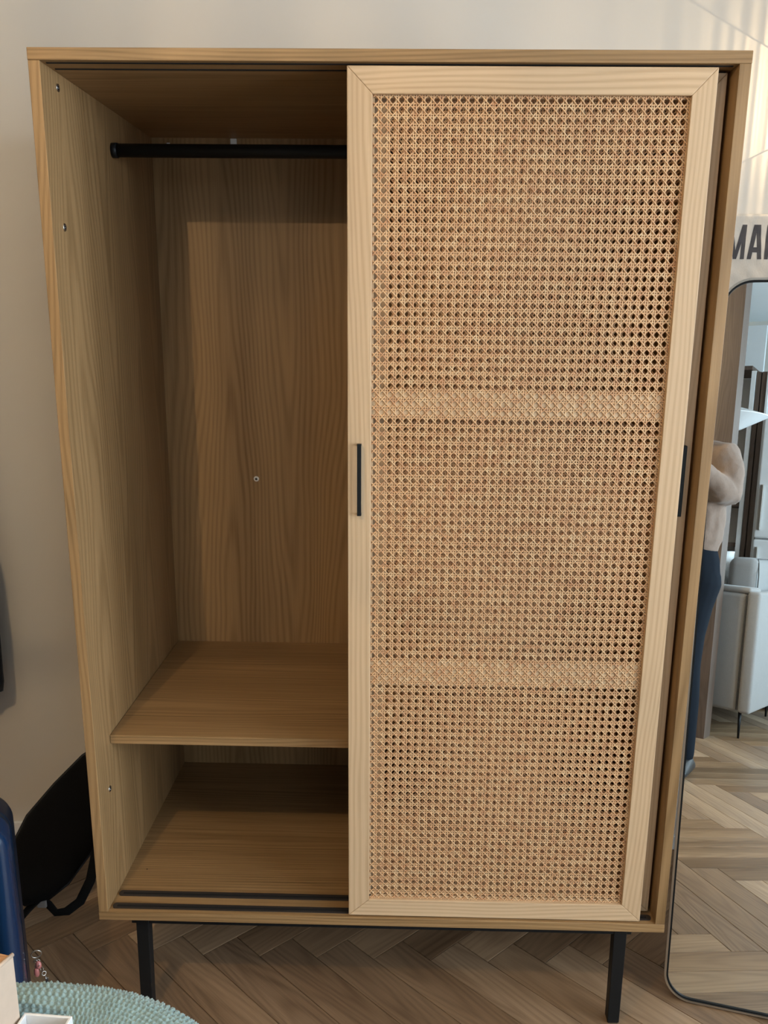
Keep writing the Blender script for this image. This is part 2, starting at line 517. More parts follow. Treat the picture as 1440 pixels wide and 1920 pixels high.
# fittings
for y, z in ((.075, 1.884), (.056, 1.651), (.066, .524)):
    c = lathe('cam_fitting', [(.0005, T + .0012), (.0042, T + .0012), (.0068, T + .0016), (.0070, T)], (0, y, z), metal_m, wr, axis='X', n=20)
    lathe('socket', [(.0004, T + .0014), (.0030, T + .0019), (.0036, T + .0012)], (0, y, z), groove_m, c, axis='X', n=12)
    tube('cross_slot', [(T + .0020, y - .0022, z - .001), (T + .0020, y + .0022, z + .001)], .0007, metal_m, c, n=6)
c = lathe('screw_cap', [(.0005, D - .0030), (.0040, D - .0030), (.0068, D - .0015), (.0072, D)], (.248, 0, 1.089), white_m, wr, axis='Y', n=24, label='small white cap on the back panel')
lathe('screw_slot', [(.0003, D - .0036), (.0030, D - .0034), (.0034, D - .0028)], (.248, 0, 1.089), track_m, c, axis='Y', n=12)
for x, s in ((.2165, 1.0), (.060, .5)):
    box('panel_clip', (x - .0075 * s, D - .004, 1.888), (x + .0075 * s, D, 1.888 + .020 * s), white_m, wr, bev=.001)
for z in (1.8842, .5):
    box('panel_clip', (.60, D - .004, z), (.615, D, z + .012), white_m, wr, bev=.001)
box('peg_hole', (.058, .155, Z0 + T - .001), (.0605, .1575, Z0 + T + .0004), groove_m, wr, bev=0)
# sliding tracks
def track(y0, y1, z, up):
    h = .0025 * (1 if up else -1)
    pts = []
    x0, x1, r = T + .0045, W - T - .0045, (y1 - y0) / 2
    for k in range(9):
        t = math.pi / 2 + math.pi * k / 8; pts.append((x0 + r * .7 + math.cos(t) * r * .7, (y0 + y1) / 2 + math.sin(t) * r))
    for k in range(9):
        t = -math.pi / 2 + math.pi * k / 8; pts.append((x1 - r * .7 + math.cos(t) * r * .7, (y0 + y1) / 2 + math.sin(t) * r))
    bm = new_bm(); bm_prism(bm, pts, 'Z', min(z, z + h), max(z, z + h))
    t = finish('sliding_track', bm_done(bm, 'sliding_track'), track_m, wr)
    m = (y0 + y1) / 2
    box('track_groove', (x0 + .01, m - .0045, z + h * .98), (x1 - .01, m + .0015, z + h * 1.08), groove_m, t, bev=0)
track(.012, .029, Z0 + T, True)
track(.0555, .0735, Z0 + T, True)
for y0, y1 in ((.0125, .0175), (.0525, .0575)):
    box('upper_groove', (T + .006, y0, Z1 - T - .0012), (W - T - .006, y1, Z1 - T + .0002), groove_m, wr, bev=0)
# ---- base frame and legs
bf = new_bm()
for y in (.020, .600):
    bm_box(bf, (.062, y, Z0 - .022), (W - .062, y + .026, Z0 - .0005), .0008)
for x in (.0735, W - .0735 - .026):
    bm_box(bf, (x, .046, Z0 - .022), (x + .026, .600, Z0 - .0005), .0008)
finish('base_frame', bm_done(bf, 'base_frame'), black_m, wr)
for x in (.072, W - .072 - .0275):
    for y in (.018, .600):
        bm = new_bm()
        xb = x + (.0018 if x > .5 else -.0018)
        t = bmesh.new()
        lo = [t.verts.new(p) for p in ((xb, y, 0.003), (xb + .0255, y, .003), (xb + .0255, y + .0265, .003), (xb, y + .0265, .003))]
        hi = [t.verts.new(p) for p in ((x, y, Z0 - .0005), (x + .0275, y, Z0 - .0005), (x + .0275, y + .0275, Z0 - .0005), (x, y + .0275, Z0 - .0005))]
        t.faces.new(lo[::-1]); t.faces.new(hi)
        for i in range(4): t.faces.new((lo[i], lo[(i + 1) % 4], hi[(i + 1) % 4], hi[i]))
        bmesh.ops.bevel(t, geom=list(t.edges), offset=.0015, segments=2, profile=.5, affect='EDGES')
        merge(bm, t)
        lg = finish('leg', bm_done(bm, 'leg'), black_m, wr)
        box('foot_pad', (xb + .002, y + .002, 0), (xb + .0235, y + .0245, .0035), track_m, lg, bev=.0005)

# ---- sliding doors with woven cane
OX0, OX1, OZ0, OZ1 = .0430, .5750, .0385, 1.5895      # opening, relative to the door's lower left corner
DW, DH, DT = .6155, 1.6325, .022
HX, HZ, HN, HM, CP, CQ = .0476, .0460, 36, 98, .0148, .015836   # first hole column/row, counts and pitch

def cane_mesh():
    vs_, fs_ = [], []
    x0, x1, z0, z1 = OX0 - .002, OX1 + .002, OZ0 - .002, OZ1 + .002
    hw = .00118; d = .00192; amp = .00072
    sec = [(-1.0, 0.25), (-.55, 1.0), (.55, 1.0), (1.0, .25), (0, -.45)]
    def strand(pts, nrm):
        # pts: list of (x, z, depth)   nrm: 2-D across direction
        n = len(pts); base = sum(len(a) for a in vs_)
        P = np.array(pts, float)
        out = np.zeros((n, len(sec), 3))
        for i, (a, h) in enumerate(sec):
            out[:, i, 0] = P[:, 0] + nrm[0] * a * hw
            out[:, i, 2] = P[:, 1] + nrm[1] * a * hw
            out[:, i, 1] = -(P[:, 2] + h * .00055)
        vs_.append(out.reshape(-1, 3))
        m = len(sec)
        i = np.arange(n - 1)[:, None] * m + np.arange(m)[None, :]
        j = np.arange(n - 1)[:, None] * m + ((np.arange(m) + 1) % m)[None, :]
        q = np.stack([i, j, j + m, i + m], -1).reshape(-1, 4) + base
        fs_.append(q)
    jit = lambda s: float(rng.normal(0, s))
    # uprights: pairs between hole columns (behind the falling diagonal, in front of the laid strands)
    for c in range(-1, HN + 1):
        for s in (-1, 1):
            x = HX + (c + .5) * CP + s * d + jit(.00018)
            if not x0 < x < x1: continue
            pts = [(x, z0, 0)]
            for r in range(-1, HM + 1):
                zz = HZ + r * CQ
                for f, dep in ((0.0, -.9), (.36, .35 * s), (.5, .15), (.64, -.35 * s)):
                    z = zz + f * CQ
                    if z0 < z < z1: pts.append((x + jit(.00010), z, dep * amp))
            pts.append((x, z1, 0)); strand(pts, (1, 0))
    # laid strands: pairs between rows
    for r in range(-1, HM + 1):
        for s in (-1, 1):
            z = HZ + (r + .5) * CQ + s * d * 1.05 + jit(.00018)
            if not z0 < z < z1: continue
            pts = [(x0, z, 0)]
            for c in range(-1, HN + 1):
                xx = HX + c * CP
                for f, dep in ((0.0, -.9), (.36, -.5 * s), (.5, -.2), (.64, .5 * s)):
                    x = xx + f * CP
                    if x0 < x < x1: pts.append((x, z + jit(.00010), dep * amp))
            pts.append((x1, z, 0)); strand(pts, (0, 1))
    # diagonals; (u,v) in cells from hole (0,0)
    def diag(sgn, k):
        # sgn=+1: v = u + k + .5 (rising)   sgn=-1: v = -u + k + .5 (falling)
        pts = []; off = jit(.00012)
        u = -1.5
        steps = []
        while u <= HN + 1: steps.append(u); u += .25
        for u in steps:
            v = sgn * u + k + .5
            x, z = HX + u * CP, HZ + v * CQ
            if not (x0 < x < x1 and z0 < z < z1): continue
            fu, fv = (u % 1.0), (v % 1.0)
            if sgn < 0:
                if abs(fu - .5) < .01: dep = 1.9        # between hole columns: lies over the uprights
                elif abs(fu) < .01 or fu > .99: dep = -.1     # between rows: dips under the rising strand
                else: dep = 1.1
            else:
                if abs(fu - .5) < .01: dep = -1.6
                elif abs(fu) < .01 or fu > .99: dep = 1.6
                else: dep = -.2
            pts.append((x + off, z + off, dep * amp))
        if len(pts) > 1: strand(pts, (S2, -sgn * S2))
    for k in range(-HN - 3, HM + 3): diag(1, k)
    for k in range(-3, HM + HN + 3): diag(-1, k)
    V = np.concatenate(vs_); Q = np.concatenate(fs_)
    me = bpy.data.meshes.new('woven_cane')
    me.vertices.add(len(V)); me.vertices.foreach_set('co', V.astype(np.float32).ravel())
    me.loops.add(Q.size); me.loops.foreach_set('vertex_index', Q.astype(np.int32).ravel())
    me.polygons.add(len(Q)); me.polygons.foreach_set('loop_start', np.arange(0, Q.size, 4, dtype=np.int32))
    me.polygons.foreach_set('loop_total', np.full(len(Q), 4, np.int32))
    me.update(calc_edges=True); me.validate()
    me.materials.append(cane_m)
    me.polygons.foreach_set('use_smooth', np.ones(len(Q), bool))
    return me
cane_me = cane_mesh()

def sliding_door(x, y, z, handle_right, label):
    def M(nm, pts, y0, y1, mat, par, bev=.0012):
        bm = new_bm(); bm_prism(bm, [(x + a, z + b) for a, b in pts], 'Y', y + y0, y + y1, bev, 2)
        return finish(nm, bm_done(bm, nm), mat, par)
    o = bpy.data.objects.new('sliding_door', None); COL.objects.link(o); o.parent = wr; o['label'] = label
    e = .00015
    M('stile', [(0, 0), (OX0, OZ0), (OX0, OZ1), (0, DH)], 0, DT, ash_z, o)
    M('stile', [(DW, 0), (DW, DH), (OX1, OZ1), (OX1, OZ0)], 0, DT, ash_z, o)
    M('rail', [(e, 0), (DW - e, 0), (OX1, OZ0 - e), (OX0, OZ0 - e)], 0, DT, ash_x, o)
    M('rail', [(e, DH), (OX0, OZ1 + e), (OX1, OZ1 + e), (DW - e, DH)], 0, DT, ash_x, o)
    # rebate lip behind the cane
    lip = new_bm()
    ya, yb = y + .0105, y + DT - .001
    bm_box(lip, (x + OX0 - .001, ya, z + OZ0), (x + OX0 + .0035, yb, z + OZ1))
    bm_box(lip, (x + OX1 - .0035, ya, z + OZ0), (x + OX1 + .001, yb, z + OZ1))
    bm_box(lip, (x + OX0, ya, z + OZ0 - .001), (x + OX1, yb, z + OZ0 + .006))
    bm_box(lip, (x + OX0, ya, z + OZ1 - .004), (x + OX1, yb, z + OZ1 + .001))
    finish('cane_rebate', bm_done(lip, 'cane_rebate'), ash_z, o)
    for za, zb in ((.522, .573), (1.048, 1.098)):
        box('backing_strip', (x + OX0, y + .0105, z + za), (x + OX1, y + .0165, z + zb), ash_x, o, bev=0)
    c = bpy.data.objects.new('woven_cane', cane_me); COL.objects.link(c); c.parent = o
    c.location = (x, y + .0088, z); c['kind'] = 'stuff'
    hx = x + (DW - .0200 if handle_right else .0180)
    h = new_bm()
    bm_box(h, (hx, y - .0125, z + .869), (hx + .0078, y - .0095, z + 1.003), .0006, 1)
    for hz in (z + .869, z + .999): bm_box(h, (hx, y - .0110, hz), (hx + .0078, y + .0005, hz + .004), .0003, 1)
    finish('handle', bm_done(h, 'handle'), black_m, o, label='slim black pull handle')
    return o
sliding_door(.5330, .0045, .2725, False, 'front sliding door')
sliding_door(.5590, .0400, .2725, True, 'rear sliding door')

# ================================================================== LEANING MIRROR
MX, MY, PSI, AL, ROLL, MH, MW = 1.2464, .106, .29, .115, .0131, 1.5938, .60
e1 = Vector((math.cos(PSI), -math.sin(PSI), 0))
e2 = Vector((math.sin(PSI) * math.sin(AL), math.cos(PSI) * math.sin(AL), math.cos(AL)))
e1, e2 = e1 * math.cos(ROLL) + e2 * math.sin(ROLL), e2 * math.cos(ROLL) - e1 * math.sin(ROLL)
nn = e1.cross(e2)          # points to the room
MM = Matrix.Translation((MX, MY, 0.001)) @ Matrix((( e1.x, e2.x, nn.x, 0), (e1.y, e2.y, nn.y, 0), (e1.z, e2.z, nn.z, 0), (0, 0, 0, 1)))
mr = root('standing_mirror', 'tall floor mirror with rounded corners and thin champagne metal frame, right of the wardrobe', 'mirror', (MX, MY, 0))
def rrect(x0, y0, x1, y1, r, n=10):
    pts = []
    for cx, cy, a in ((x1 - r, y0 + r, -90), (x1 - r, y1 - r, 0), (x0 + r, y1 - r, 90), (x0 + r, y0 + r, 180)):
        for k in range(n + 1):
            t = R(a + 90 * k / n); pts.append((cx + r * math.cos(t), cy + r * math.sin(t)))
    return pts
def ring_mesh(name, out, inn, z0, z1, mat):
    bm = new_bm(); n = len(out)
    vv = [[bm.verts.new((p[0], p[1], z)) for p in ps] for ps, z in ((out, z0), (out, z1), (inn, z1), (inn, z0))]
    for a in range(4):
        A, B = vv[a], vv[(a + 1) % 4]
        for i in range(n): bm.faces.new((A[i], A[(i + 1) % n], B[(i + 1) % n], B[i]))
    bm.transform(MM)
    return finish(name, bm_done(bm, name), mat, mr)
RR = .0617
o1 = rrect(0, 0, MW, MH, RR); i1 = rrect(.0045, .0045, MW - .0045, MH - .0045, RR - .0045)
i2 = rrect(.0085, .0085, MW - .0085, MH - .0085, RR - .0085)
autosmooth(ring_mesh('frame', o1, i1, -.026, .003, champ_m))
autosmooth(ring_mesh('inner_gasket', i1, i2, -.008, .001, black_m))
def slab(name, pts, z0, z1, mat):
    bm = new_bm(); bm_prism(bm, pts, 'Z', z0, z1); bm.transform(MM)
    return finish(name, bm_done(bm, name), mat, mr)
slab('backing_board', i1, -.022, -.010, black_m)
slab('mirror_glass', i2, -.0095, -.002, mirror_m)
bm = new_bm()
top_l, top_r = MM @ Vector((.14, 1.15, -.03)), MM @ Vector((.46, 1.15, -.03))
fl_l, fl_r = Vector((top_l.x + .14, .60, .012)), Vector((top_r.x + .16, .50, .012))
bm_tube(bm, [top_l, fl_l], .009, 10); bm_tube(bm, [top_r, fl_r], .009, 10)
bm_tube(bm, [fl_l, fl_r], .009, 10); bm_tube(bm, [top_l, top_r], .009, 10)
finish('easel_stand', bm_done(bm, 'easel_stand'), black_m, mr, smooth=True)

# ================================================================== WALL BANNER WITH LETTERS
def banner_mat():
    return fabric('cream_canvas', (0.74, 0.68, 0.60), 600, 0.25, 0.9, 0.1, 0.04)
bn = root('canvas_banner', 'wrinkled cream canvas with dark grey capital letters hung above the mirror', 'banner', (1.52, .70, 1.30))
def wrinkle(x, z):
    v = Vector((x * 6, z * 17, 1.3))
    return .0030 * mn.noise(v) + .0016 * mn.noise(Vector((x * 22, z * 40 + x * 25, 4.1)))
bm = new_bm(); nx, nz = 60, 70
gx = [1.30 + .44 * i / nx for i in range(nx + 1)]; gz = [1.30 + .452 * j / nz for j in range(nz + 1)]
YS = .708
F_ = [[bm.verts.new((x, YS + wrinkle(x, z), z)) for x in gx] for z in gz]
B_ = [[bm.verts.new((x, YS + .0055, z)) for x in gx] for z in gz]
for j in range(nz):
    for i in range(nx):
        bm.faces.new((F_[j][i], F_[j][i + 1], F_[j + 1][i + 1], F_[j + 1][i]))
        bm.faces.new((B_[j][i], B_[j + 1][i], B_[j + 1][i + 1], B_[j][i + 1]))
for j in range(nz):
    for i in (0, nx): bm.faces.new((F_[j][i], F_[j + 1][i], B_[j + 1][i], B_[j][i]))
for i in range(nx):
    for j in (0, nz): bm.faces.new((F_[j][i], B_[j][i], B_[j][i + 1], F_[j][i + 1]))
finish('canvas', bm_done(bm, 'canvas'), banner_mat(), bn, smooth=True)
ink_m = plain('charcoal_ink', (0.075, 0.07, 0.075), 0.85, noise_amt=0.15, nscale=80)
def letter(name, polys):
    bm = new_bm()
    for ps in polys:
        n = len(ps)
        # subdivide each quad so the ink follows the wrinkles
        a, b, c, d = [Vector(p) for p in ps]
        N = 12; grid = []
        for i in range(N + 1):
            u = i / N; L_, R_ = a.lerp(d, u), b.lerp(c, u)
            grid.append([L_.lerp(R_, j / 2) for j in range(3)])
        V_ = [[bm.verts.new((q.x, YS + wrinkle(q.x, q.y) - .0007, q.y)) for q in row] for row in grid]
        for i in range(N):
            for j in range(2): bm.faces.new((V_[i][j], V_[i][j + 1], V_[i + 1][j + 1], V_[i + 1][j]))
    finish(name, bm_done(bm, name), ink_m, bn)
lz0, lz1, sw = 1.648, 1.728, .0095
x = 1.4185
letter('letter', [[(x, lz0), (x + sw, lz0), (x + sw, lz1), (x, lz1)], [(x + .0355, lz0), (x + .045, lz0), (x + .045, lz1), (x + .0355, lz1)],
                  [(x + .0185, lz0), (x + .0265, lz0), (x + .011, lz1), (x, lz1)], [(x + .0185, lz0), (x + .0265, lz0), (x + .045, lz1), (x + .034, lz1)]])
x = 1.4705
letter('letter', [[(x, lz0), (x + .010, lz0), (x + .0205, lz1), (x + .0100, lz1)], [(x + .0255, lz0), (x + .0355, lz0), (x + .0265, lz1), (x + .016, lz1)],
                  [(x + .009, lz0 + .016), (x + .027, lz0 + .016), (x + .026, lz0 + .028), (x + .010, lz0 + .028)]])
x = 1.5125
letter('letter', [[(x, lz0), (x + sw, lz0), (x + sw, lz1), (x, lz1)], [(x + .009, lz0 + .034), (x + .009, lz0 + .050), (x + .036, lz1), (x + .025, lz1)],
                  [(x + .026, lz0), (x + .037, lz0), (x + .019, lz0 + .054), (x + .012, lz0 + .042)]])

# ================================================================== LAMPS (out of frame, their light is in it)
def ribbed_lamp(name, label, cx, cy, cz, h, r, power, freq, lo, seed, color, wall=False, size=.006, soft=0):
    o = root(name, label, 'lamp', (cx, cy, cz))
    bm = new_bm(); n = 96
    for k in range(n):
        a, b = 2 * math.pi * k / n, 2 * math.pi * (k + 1) / n
        vv = [bm.verts.new((cx + r * math.cos(t), cy + r * math.sin(t), cz + q)) for t, q in ((a, -h / 2), (b, -h / 2), (b, h / 2), (a, h / 2))]
        bm.faces.new(vv)
    finish('ribbed_glass_shade', bm_done(bm, 'shade', 1e-5), ribbed_glass(name + '_glass', freq, lo, seed), o, smooth=True)
    if wall:      # pressed glass discs close the shade above and below
        for q in (-h / 2, h / 2):
            dk = new_bm(); bm_lathe(dk, [(.0005, q), (r - .001, q)], (cx, cy, cz), 96, close=False)
            finish('glass_disc', bm_done(dk, 'glass_disc'), ribbed_glass(name + '_disc_glass', 24, .15, 5.0, .80), o)
    for q in (-h / 2, h / 2):
        rg = new_bm()
        e = .0003 if wall else .0015
        bm_lathe(rg, [(r - .0003, q - e), (r + e, q - e), (r + e, q + e), (r - .0003, q + e), (r - .0003, q - e)], (cx, cy, cz), 64, close=False)
        finish('rim', bm_done(rg, 'rim', 1e-5), champ_m, o)
    if wall:
        box('wall_plate', (cx - .03, YB - .012, cz - .06), (cx + .03, YB, cz + .06), champ_m, o, bev=.003)
        tube('arm', [(cx, YB - .01, cz - h / 2 - .015), (cx, cy, cz - h / 2 - .015), (cx, cy, cz - h / 2 - .001)], .004, champ_m, o)
    else:
        tube('cord', [(cx, cy, ZC), (cx, cy, cz + .035)], .0025, black_m, o)
        lathe('ceiling_rose', [(.001, ZC - .03), (.04, ZC - .025), (.05, ZC), (.001, ZC)], (cx, cy, 0), champ_m, o)
    d = bpy.data.lights.new(name + '_bulb', 'POINT'); d.energy = power; d.color = color; d.shadow_soft_size = size
    lo_ = bpy.data.objects.new('bulb_light', d); COL.objects.link(lo_); lo_.parent = o
    if soft:      # added soft fill lamp inside the shade, blurs the shadow edges
        d = bpy.data.lights.new(name + '_soft_fill', 'POINT'); d.energy = soft; d.color = color; d.shadow_soft_size = .09
        lo_ = bpy.data.objects.new('soft_fill_light', d); COL.objects.link(lo_); lo_.parent = o; lo_.location = (.03, 0, .02)
    return o
WARM = (1.0, .76, .47)
ribbed_lamp('wall_lamp', 'ribbed glass wall lamp glowing beside the banner', 1.665, .625, 2.004, .060, .055, 8.0, 46, .22, 3.0, WARM, wall=True, size=.0004)
ribbed_lamp('pendant_lamp', 'ribbed glass pendant lamp hanging over the bed', -.15, -1.5, 2.33, .24, .15, 30.0, 14, .35, 9.0, (1.0, .73, .42), size=.004, soft=20.0)

# ================================================================== BED AND BLANKET (lower left)
bed = root('bed', 'low upholstered bed corner under a teal knitted blanket', 'bed', (-.35, -1.0, 0))
fab_grey = fabric('grey_upholstery', (0.25, 0.24, 0.23))
box('bed_base', (-1.10, -1.46, .06), (.34, -.62, .26), fab_grey, bed, bev=.03, seg=3)
box('mattress', (-1.13, -1.48, .26), (.36, -.56, .475), fabric('mattress_ticking', (0.7, 0.68, 0.64)), bed, bev=.05, seg=4)
for x in (-1.02, .22):
    for y in (-1.38, -.72): lathe('leg', [(.001, 0), (.018, 0), (.024, .065), (.001, .065)], (x, y, 0), black_m, bed, n=16)

def blanket_mesh():
    X0, X1, Y0, Y1, ZT = -1.2, .455, -1.55, -.470, .512
    rc = .30; Rr = .055
    # outline, dense near the photographed corner
    def outline(s_list):
        out = []
        for s in s_list: out.append(s)
        return out
    pts = []
    def arc(cx, cy, r, a0, a1, n):
        for k in range(n): t = R(a0 + (a1 - a0) * k / n); pts.append((cx + r * math.cos(t), cy + r * math.sin(t), math.cos(t), math.sin(t)))
    def seg(p, q, nrm, n):
        for k in range(n): pts.append((p[0] + (q[0] - p[0]) * k / n, p[1] + (q[1] - p[1]) * k / n, *nrm))
    seg((X1, Y0 + .22), (X1, Y1 - rc), (1, 0), 160)
    arc(X1 - rc, Y1 - rc, rc, 0, 90, 230)
    seg((X1 - rc, Y1), (-.30, Y1), (0, 1), 230)
    seg((-.30, Y1), (X0 + .22, Y1), (0, 1), 110)
    arc(X0 + .22, Y1 - .22, .22, 90, 180, 14)
    seg((X0, Y1 - .22), (X0, Y0 + .22), (-1, 0), 50)
    arc(X0 + .22, Y0 + .22, .22, 180, 270, 14)
    seg((X0 + .22, Y0), (X1 - .22, Y0), (0, -1), 80)
    arc(X1 - .22, Y0 + .22, .22, 270, 360, 14)
    P = np.array(pts)
    prof = []            # (inset from outline, height, normal mix)
    for z in np.linspace(.16, ZT - Rr, 26): prof.append((0.0, z, 0.0))
    for t in np.linspace(0, 90, 44)[1:]: prof.append((Rr - Rr * math.cos(R(t)), ZT - Rr + Rr * math.sin(R(t)), t / 90))
    for ins in np.r_[np.linspace(Rr, .20, 90)[1:], np.linspace(.20, .36, 20)[1:]]: prof.append((ins, ZT, 1.0))
    n = len(P); V = []
    cen = np.array([(X0 + X1) / 2 - .1, (Y0 + Y1) / 2])
    for ins, z, m in prof:
        # move in along the outline normal; never past the centre line
        xy = P[:, :2] - P[:, 2:] * min(ins, .20)
        if ins > .20: xy = xy + (cen - xy) * ((ins - .20) / .17)
        nr = np.stack([P[:, 2] * (1 - m), P[:, 3] * (1 - m), np.full(n, m)], 1)
        nr /= np.linalg.norm(nr, axis=1)[:, None]
        X = np.concatenate([xy, np.full((n, 1), z)], 1)
        V.append((X, nr))
    s = np.cumsum(np.r_[0, np.hypot(np.diff(P[:, 0]), np.diff(P[:, 1]))])
    out = []; acc = 0; last = None
    for X, nr in V:
        if last is not None: acc += float(np.linalg.norm(X[100] - last[100]))
        last = X
        top = nr[:, 2]
        a = np.where(top > .7, X[:, 0] * 1.0, s * 1.0); b = np.where(top > .7, X[:, 1], acc)
        a = s; b = np.full(n, acc)
        # knitted cells: offset rows of lumps with holes between, plus soft folds
        cell = .0105
        row = np.floor(b / (cell * .8))
        ph = a / cell * 2 * math.pi + (row % 2) * math.pi * .5 + .9 * np.sin(b * 90)
        k = np.cos(ph) * .5 + .5; k = k * np.abs(np.sin(b / (cell * .8) * math.pi)) * 2 - 1
        h = .0026 * k
        wob = np.array([mn.noise(Vector((float(x) * 9, float(y) * 9, float(z) * 9))) for x, y, z in X])
        wob2 = np.array([mn.noise(Vector((float(x) * 55, float(y) * 55, float(z) * 55))) for x, y, z in X])
        h = h * (1 + .5 * wob2) + .006 * wob + .0016 * wob2
        out.append(X + nr * h[:, None])
    Vv = np.concatenate(out); m = len(prof)
    c = len(Vv); Vv = np.concatenate([Vv, [[cen[0], cen[1], ZT]]])
    F = []
    for j in range(m - 1):
        i = np.arange(n); i2 = (i + 1) % n
        F.append(np.stack([j * n + i, j * n + i2, (j + 1) * n + i2, (j + 1) * n + i], 1))
    F = np.concatenate(F).tolist()
    for i in range(n): F.append(((m - 1) * n + i, (m - 1) * n + (i + 1) % n, c))
    me = bpy.data.meshes.new('knitted_blanket'); me.from_pydata(Vv.tolist(), [], F); me.update()
    return me
def teal_mat():
    m = NT('teal_knit_yarn')
    v = m.obj(False)
    a = m.noise(v, 420, 3); b = m.noise(v, 26, 3)
    c = m.mix(a, (0.155, 0.265, 0.275), (0.40, 0.555, 0.56))
    c = m.mix(m.math('MULTIPLY', b, .45), c, (0.23, 0.33, 0.33))
    m.l(c, m.b.inputs['Base Color']); m.b.inputs['Roughness'].default_value = .95
    m.b.inputs['Sheen Weight'].default_value = .35
    m.bump(a, .8, .0015)
    return m.m
bl = finish('knitted_blanket', blanket_mesh(), teal_mat(), smooth=True)
tag(bl, 'teal chunky knitted blanket spread over the bed corner in the lower left', 'blanket')

# cardboard box on the blanket
def card(name, c): return plain(name, c, .85, noise_amt=.07, nscale=60, bump=.1)
kraft, kraft_in = card('kraft_card', (0.56, 0.31, 0.16)), card('pale_card', (0.62, 0.48, 0.37))
bx = root('cardboard_box', 'open brown cardboard box standing on the teal blanket', 'box', (.0, -.72, .51))
CB = Matrix.Translation((.130, -.642, .517)) @ Matrix.Rotation(R(-14), 4, 'Z')
def cbox(nm, lo, hi, mat, par=bx, bev=.0008, **k):
    bm = new_bm(); bm_box(bm, lo, hi, bev, 1, CB); return finish(nm, bm_done(bm, nm), mat, par, **k)
cbox('box_base', (-.26, -.16, 0), (0, 0, .004), kraft)
cbox('side_wall', (-.004, -.16, .004), (0, 0, .158), kraft_in, label='pale outer side')
cbox('side_wall', (-.26, -.16, .004), (-.256, 0, .150), kraft)
cbox('side_wall', (-.256, -.004, .004), (-.004, 0, .156), kraft)
cbox('side_wall', (-.256, -.16, .004), (-.004, -.156, .150), kraft)
bm = new_bm(); bm_box(bm, (-.13, -.002, 0), (-.004, .0015, .004), 0)
bm.free()
bm = new_bm()
t = bmesh.new()
q = [CB @ Vector(p) for p in ((-.252, -.150, .150), (-.006, -.150, .152), (-.006, -.006, .157), (-.252, -.006, .152))]
A = [t.verts.new(p) for p in q]; B = [t.verts.new(p + Vector((0, 0, -.003))) for p in q]
t.faces.new(A); t.faces.new(B[::-1])
for i in range(4): t.faces.new((A[i], B[i], B[(i + 1) % 4], A[(i + 1) % 4]))
merge(bm, t)
finish('top_flap', bm_done(bm, 'top_flap'), kraft, bx)
tube('torn_edge', [CB @ Vector(p) for p in ((-.002, .001, .157), (-.001, -.03, .1605), (-.003, -.07, .158), (-.001, -.11, .1605), (-.002, -.16, .157))], .0028, kraft_in, bx, n=8)

# white-rimmed tray beside it
tr = root('white_tray', 'shallow white-rimmed tray with a dark inside on the blanket', 'tray', (.15, -.68, .51))
TT = Matrix.Translation((.201, -.640, .516)) @ Matrix.Rotation(R(-4), 4, 'Z')
def tbox(nm, lo, hi, mat):
    bm = new_bm(); bm_box(bm, lo, hi, .0008, 1, TT); return finish(nm, bm_done(bm, nm), mat, tr)
tbox('tray_base', (-.068, -.10, 0), (0, 0, .003), plain('dark_grey_lining', (.06, .055, .058), .8))
tbox('rim', (-.068, -.004, .003), (0, 0, .062), white_m); tbox('rim', (-.068, -.10, .003), (0, -.096, .062), white_m)
tbox('rim', (-.004, -.096, .003), (0, -.004, .062), white_m); tbox('rim', (-.068, -.096, .003), (-.064, -.004, .062), white_m)
tbox('divider', (-.030, -.096, .003), (-.028, -.004, .040), plain('slate_card', (.12, .11, .12), .8))

# pale paper sheet leaning on the box's near side
ps = new_bm()
t = bmesh.new()
q = [(.040, -.705, .513), (.125, -.690, .513), (.118, -.672, .585), (.038, -.690, .590)]
A = [t.verts.new(p) for p in q]; B = [t.verts.new((p[0], p[1] - .0008, p[2] - .0003)) for p in q]
t.faces.new(A); t.faces.new(B[::-1])
for i in range(4): t.faces.new((A[i], B[i], B[(i + 1) % 4], A[(i + 1) % 4]))
t.free(); ps.free()

# ================================================================== SUITCASE
navy = plain('navy_polycarbonate', (0.006, 0.026, 0.075), .25, noise_amt=.12, nscale=400, coat=.4)
navy_dk = plain('dark_zip_tape', (0.008, 0.012, 0.022), .5)
SX0, SX1, SYF, SYB, SZ0, SZ1 = -.56, -.142, -.205, -.055, .045, .603
sc_ = root('suitcase', 'glossy navy blue hard-shell suitcase standing at the left edge beside the blanket', 'suitcase', (-.35, -.13, 0))
def shell(nm, y0, y1, r, x0, x1, z0, z1, mat, bulge=0, par=None):
    bm = new_bm()
    out = rrect(x0, z0, x1, z1, r, 10)
    rings = []
    n = len(out); cx, cz = (x0 + x1) / 2, (z0 + z1) / 2
    secs = [(0, y1), (0, y0 + .022), (.003, y0 + .010), (.011, y0 + .002), (.022, y0)]
    for ins, y in secs:
        k = rrect(x0 + ins, z0 + ins, x1 - ins, z1 - ins, max(r - ins, .01), 10)
        rings.append([bm.verts.new((p[0], y, p[1])) for p in k])
    # moulded groove and raised field
    for ins, dy in ((.030, 0.0), (.034, .004), (.040, .004), (.046, -.001), (.060, -.004)):
        k = rrect(x0 + ins, z0 + ins, x1 - ins, z1 - ins, max(r - ins * .5, .012), 10)
        rings.append([bm.verts.new((p[0], y0 + dy * bulge, p[1])) for p in k])
    for a, b in zip(rings, rings[1:]):
        for i in range(n): bm.faces.new((a[i], a[(i + 1) % n], b[(i + 1) % n], b[i]))
    bm.faces.new(rings[-1]); bm.faces.new(rings[0][::-1])
    return autosmooth(finish(nm, bm_done(bm, nm), mat, par or sc_), 50)
ym = (SYF + SYB) / 2
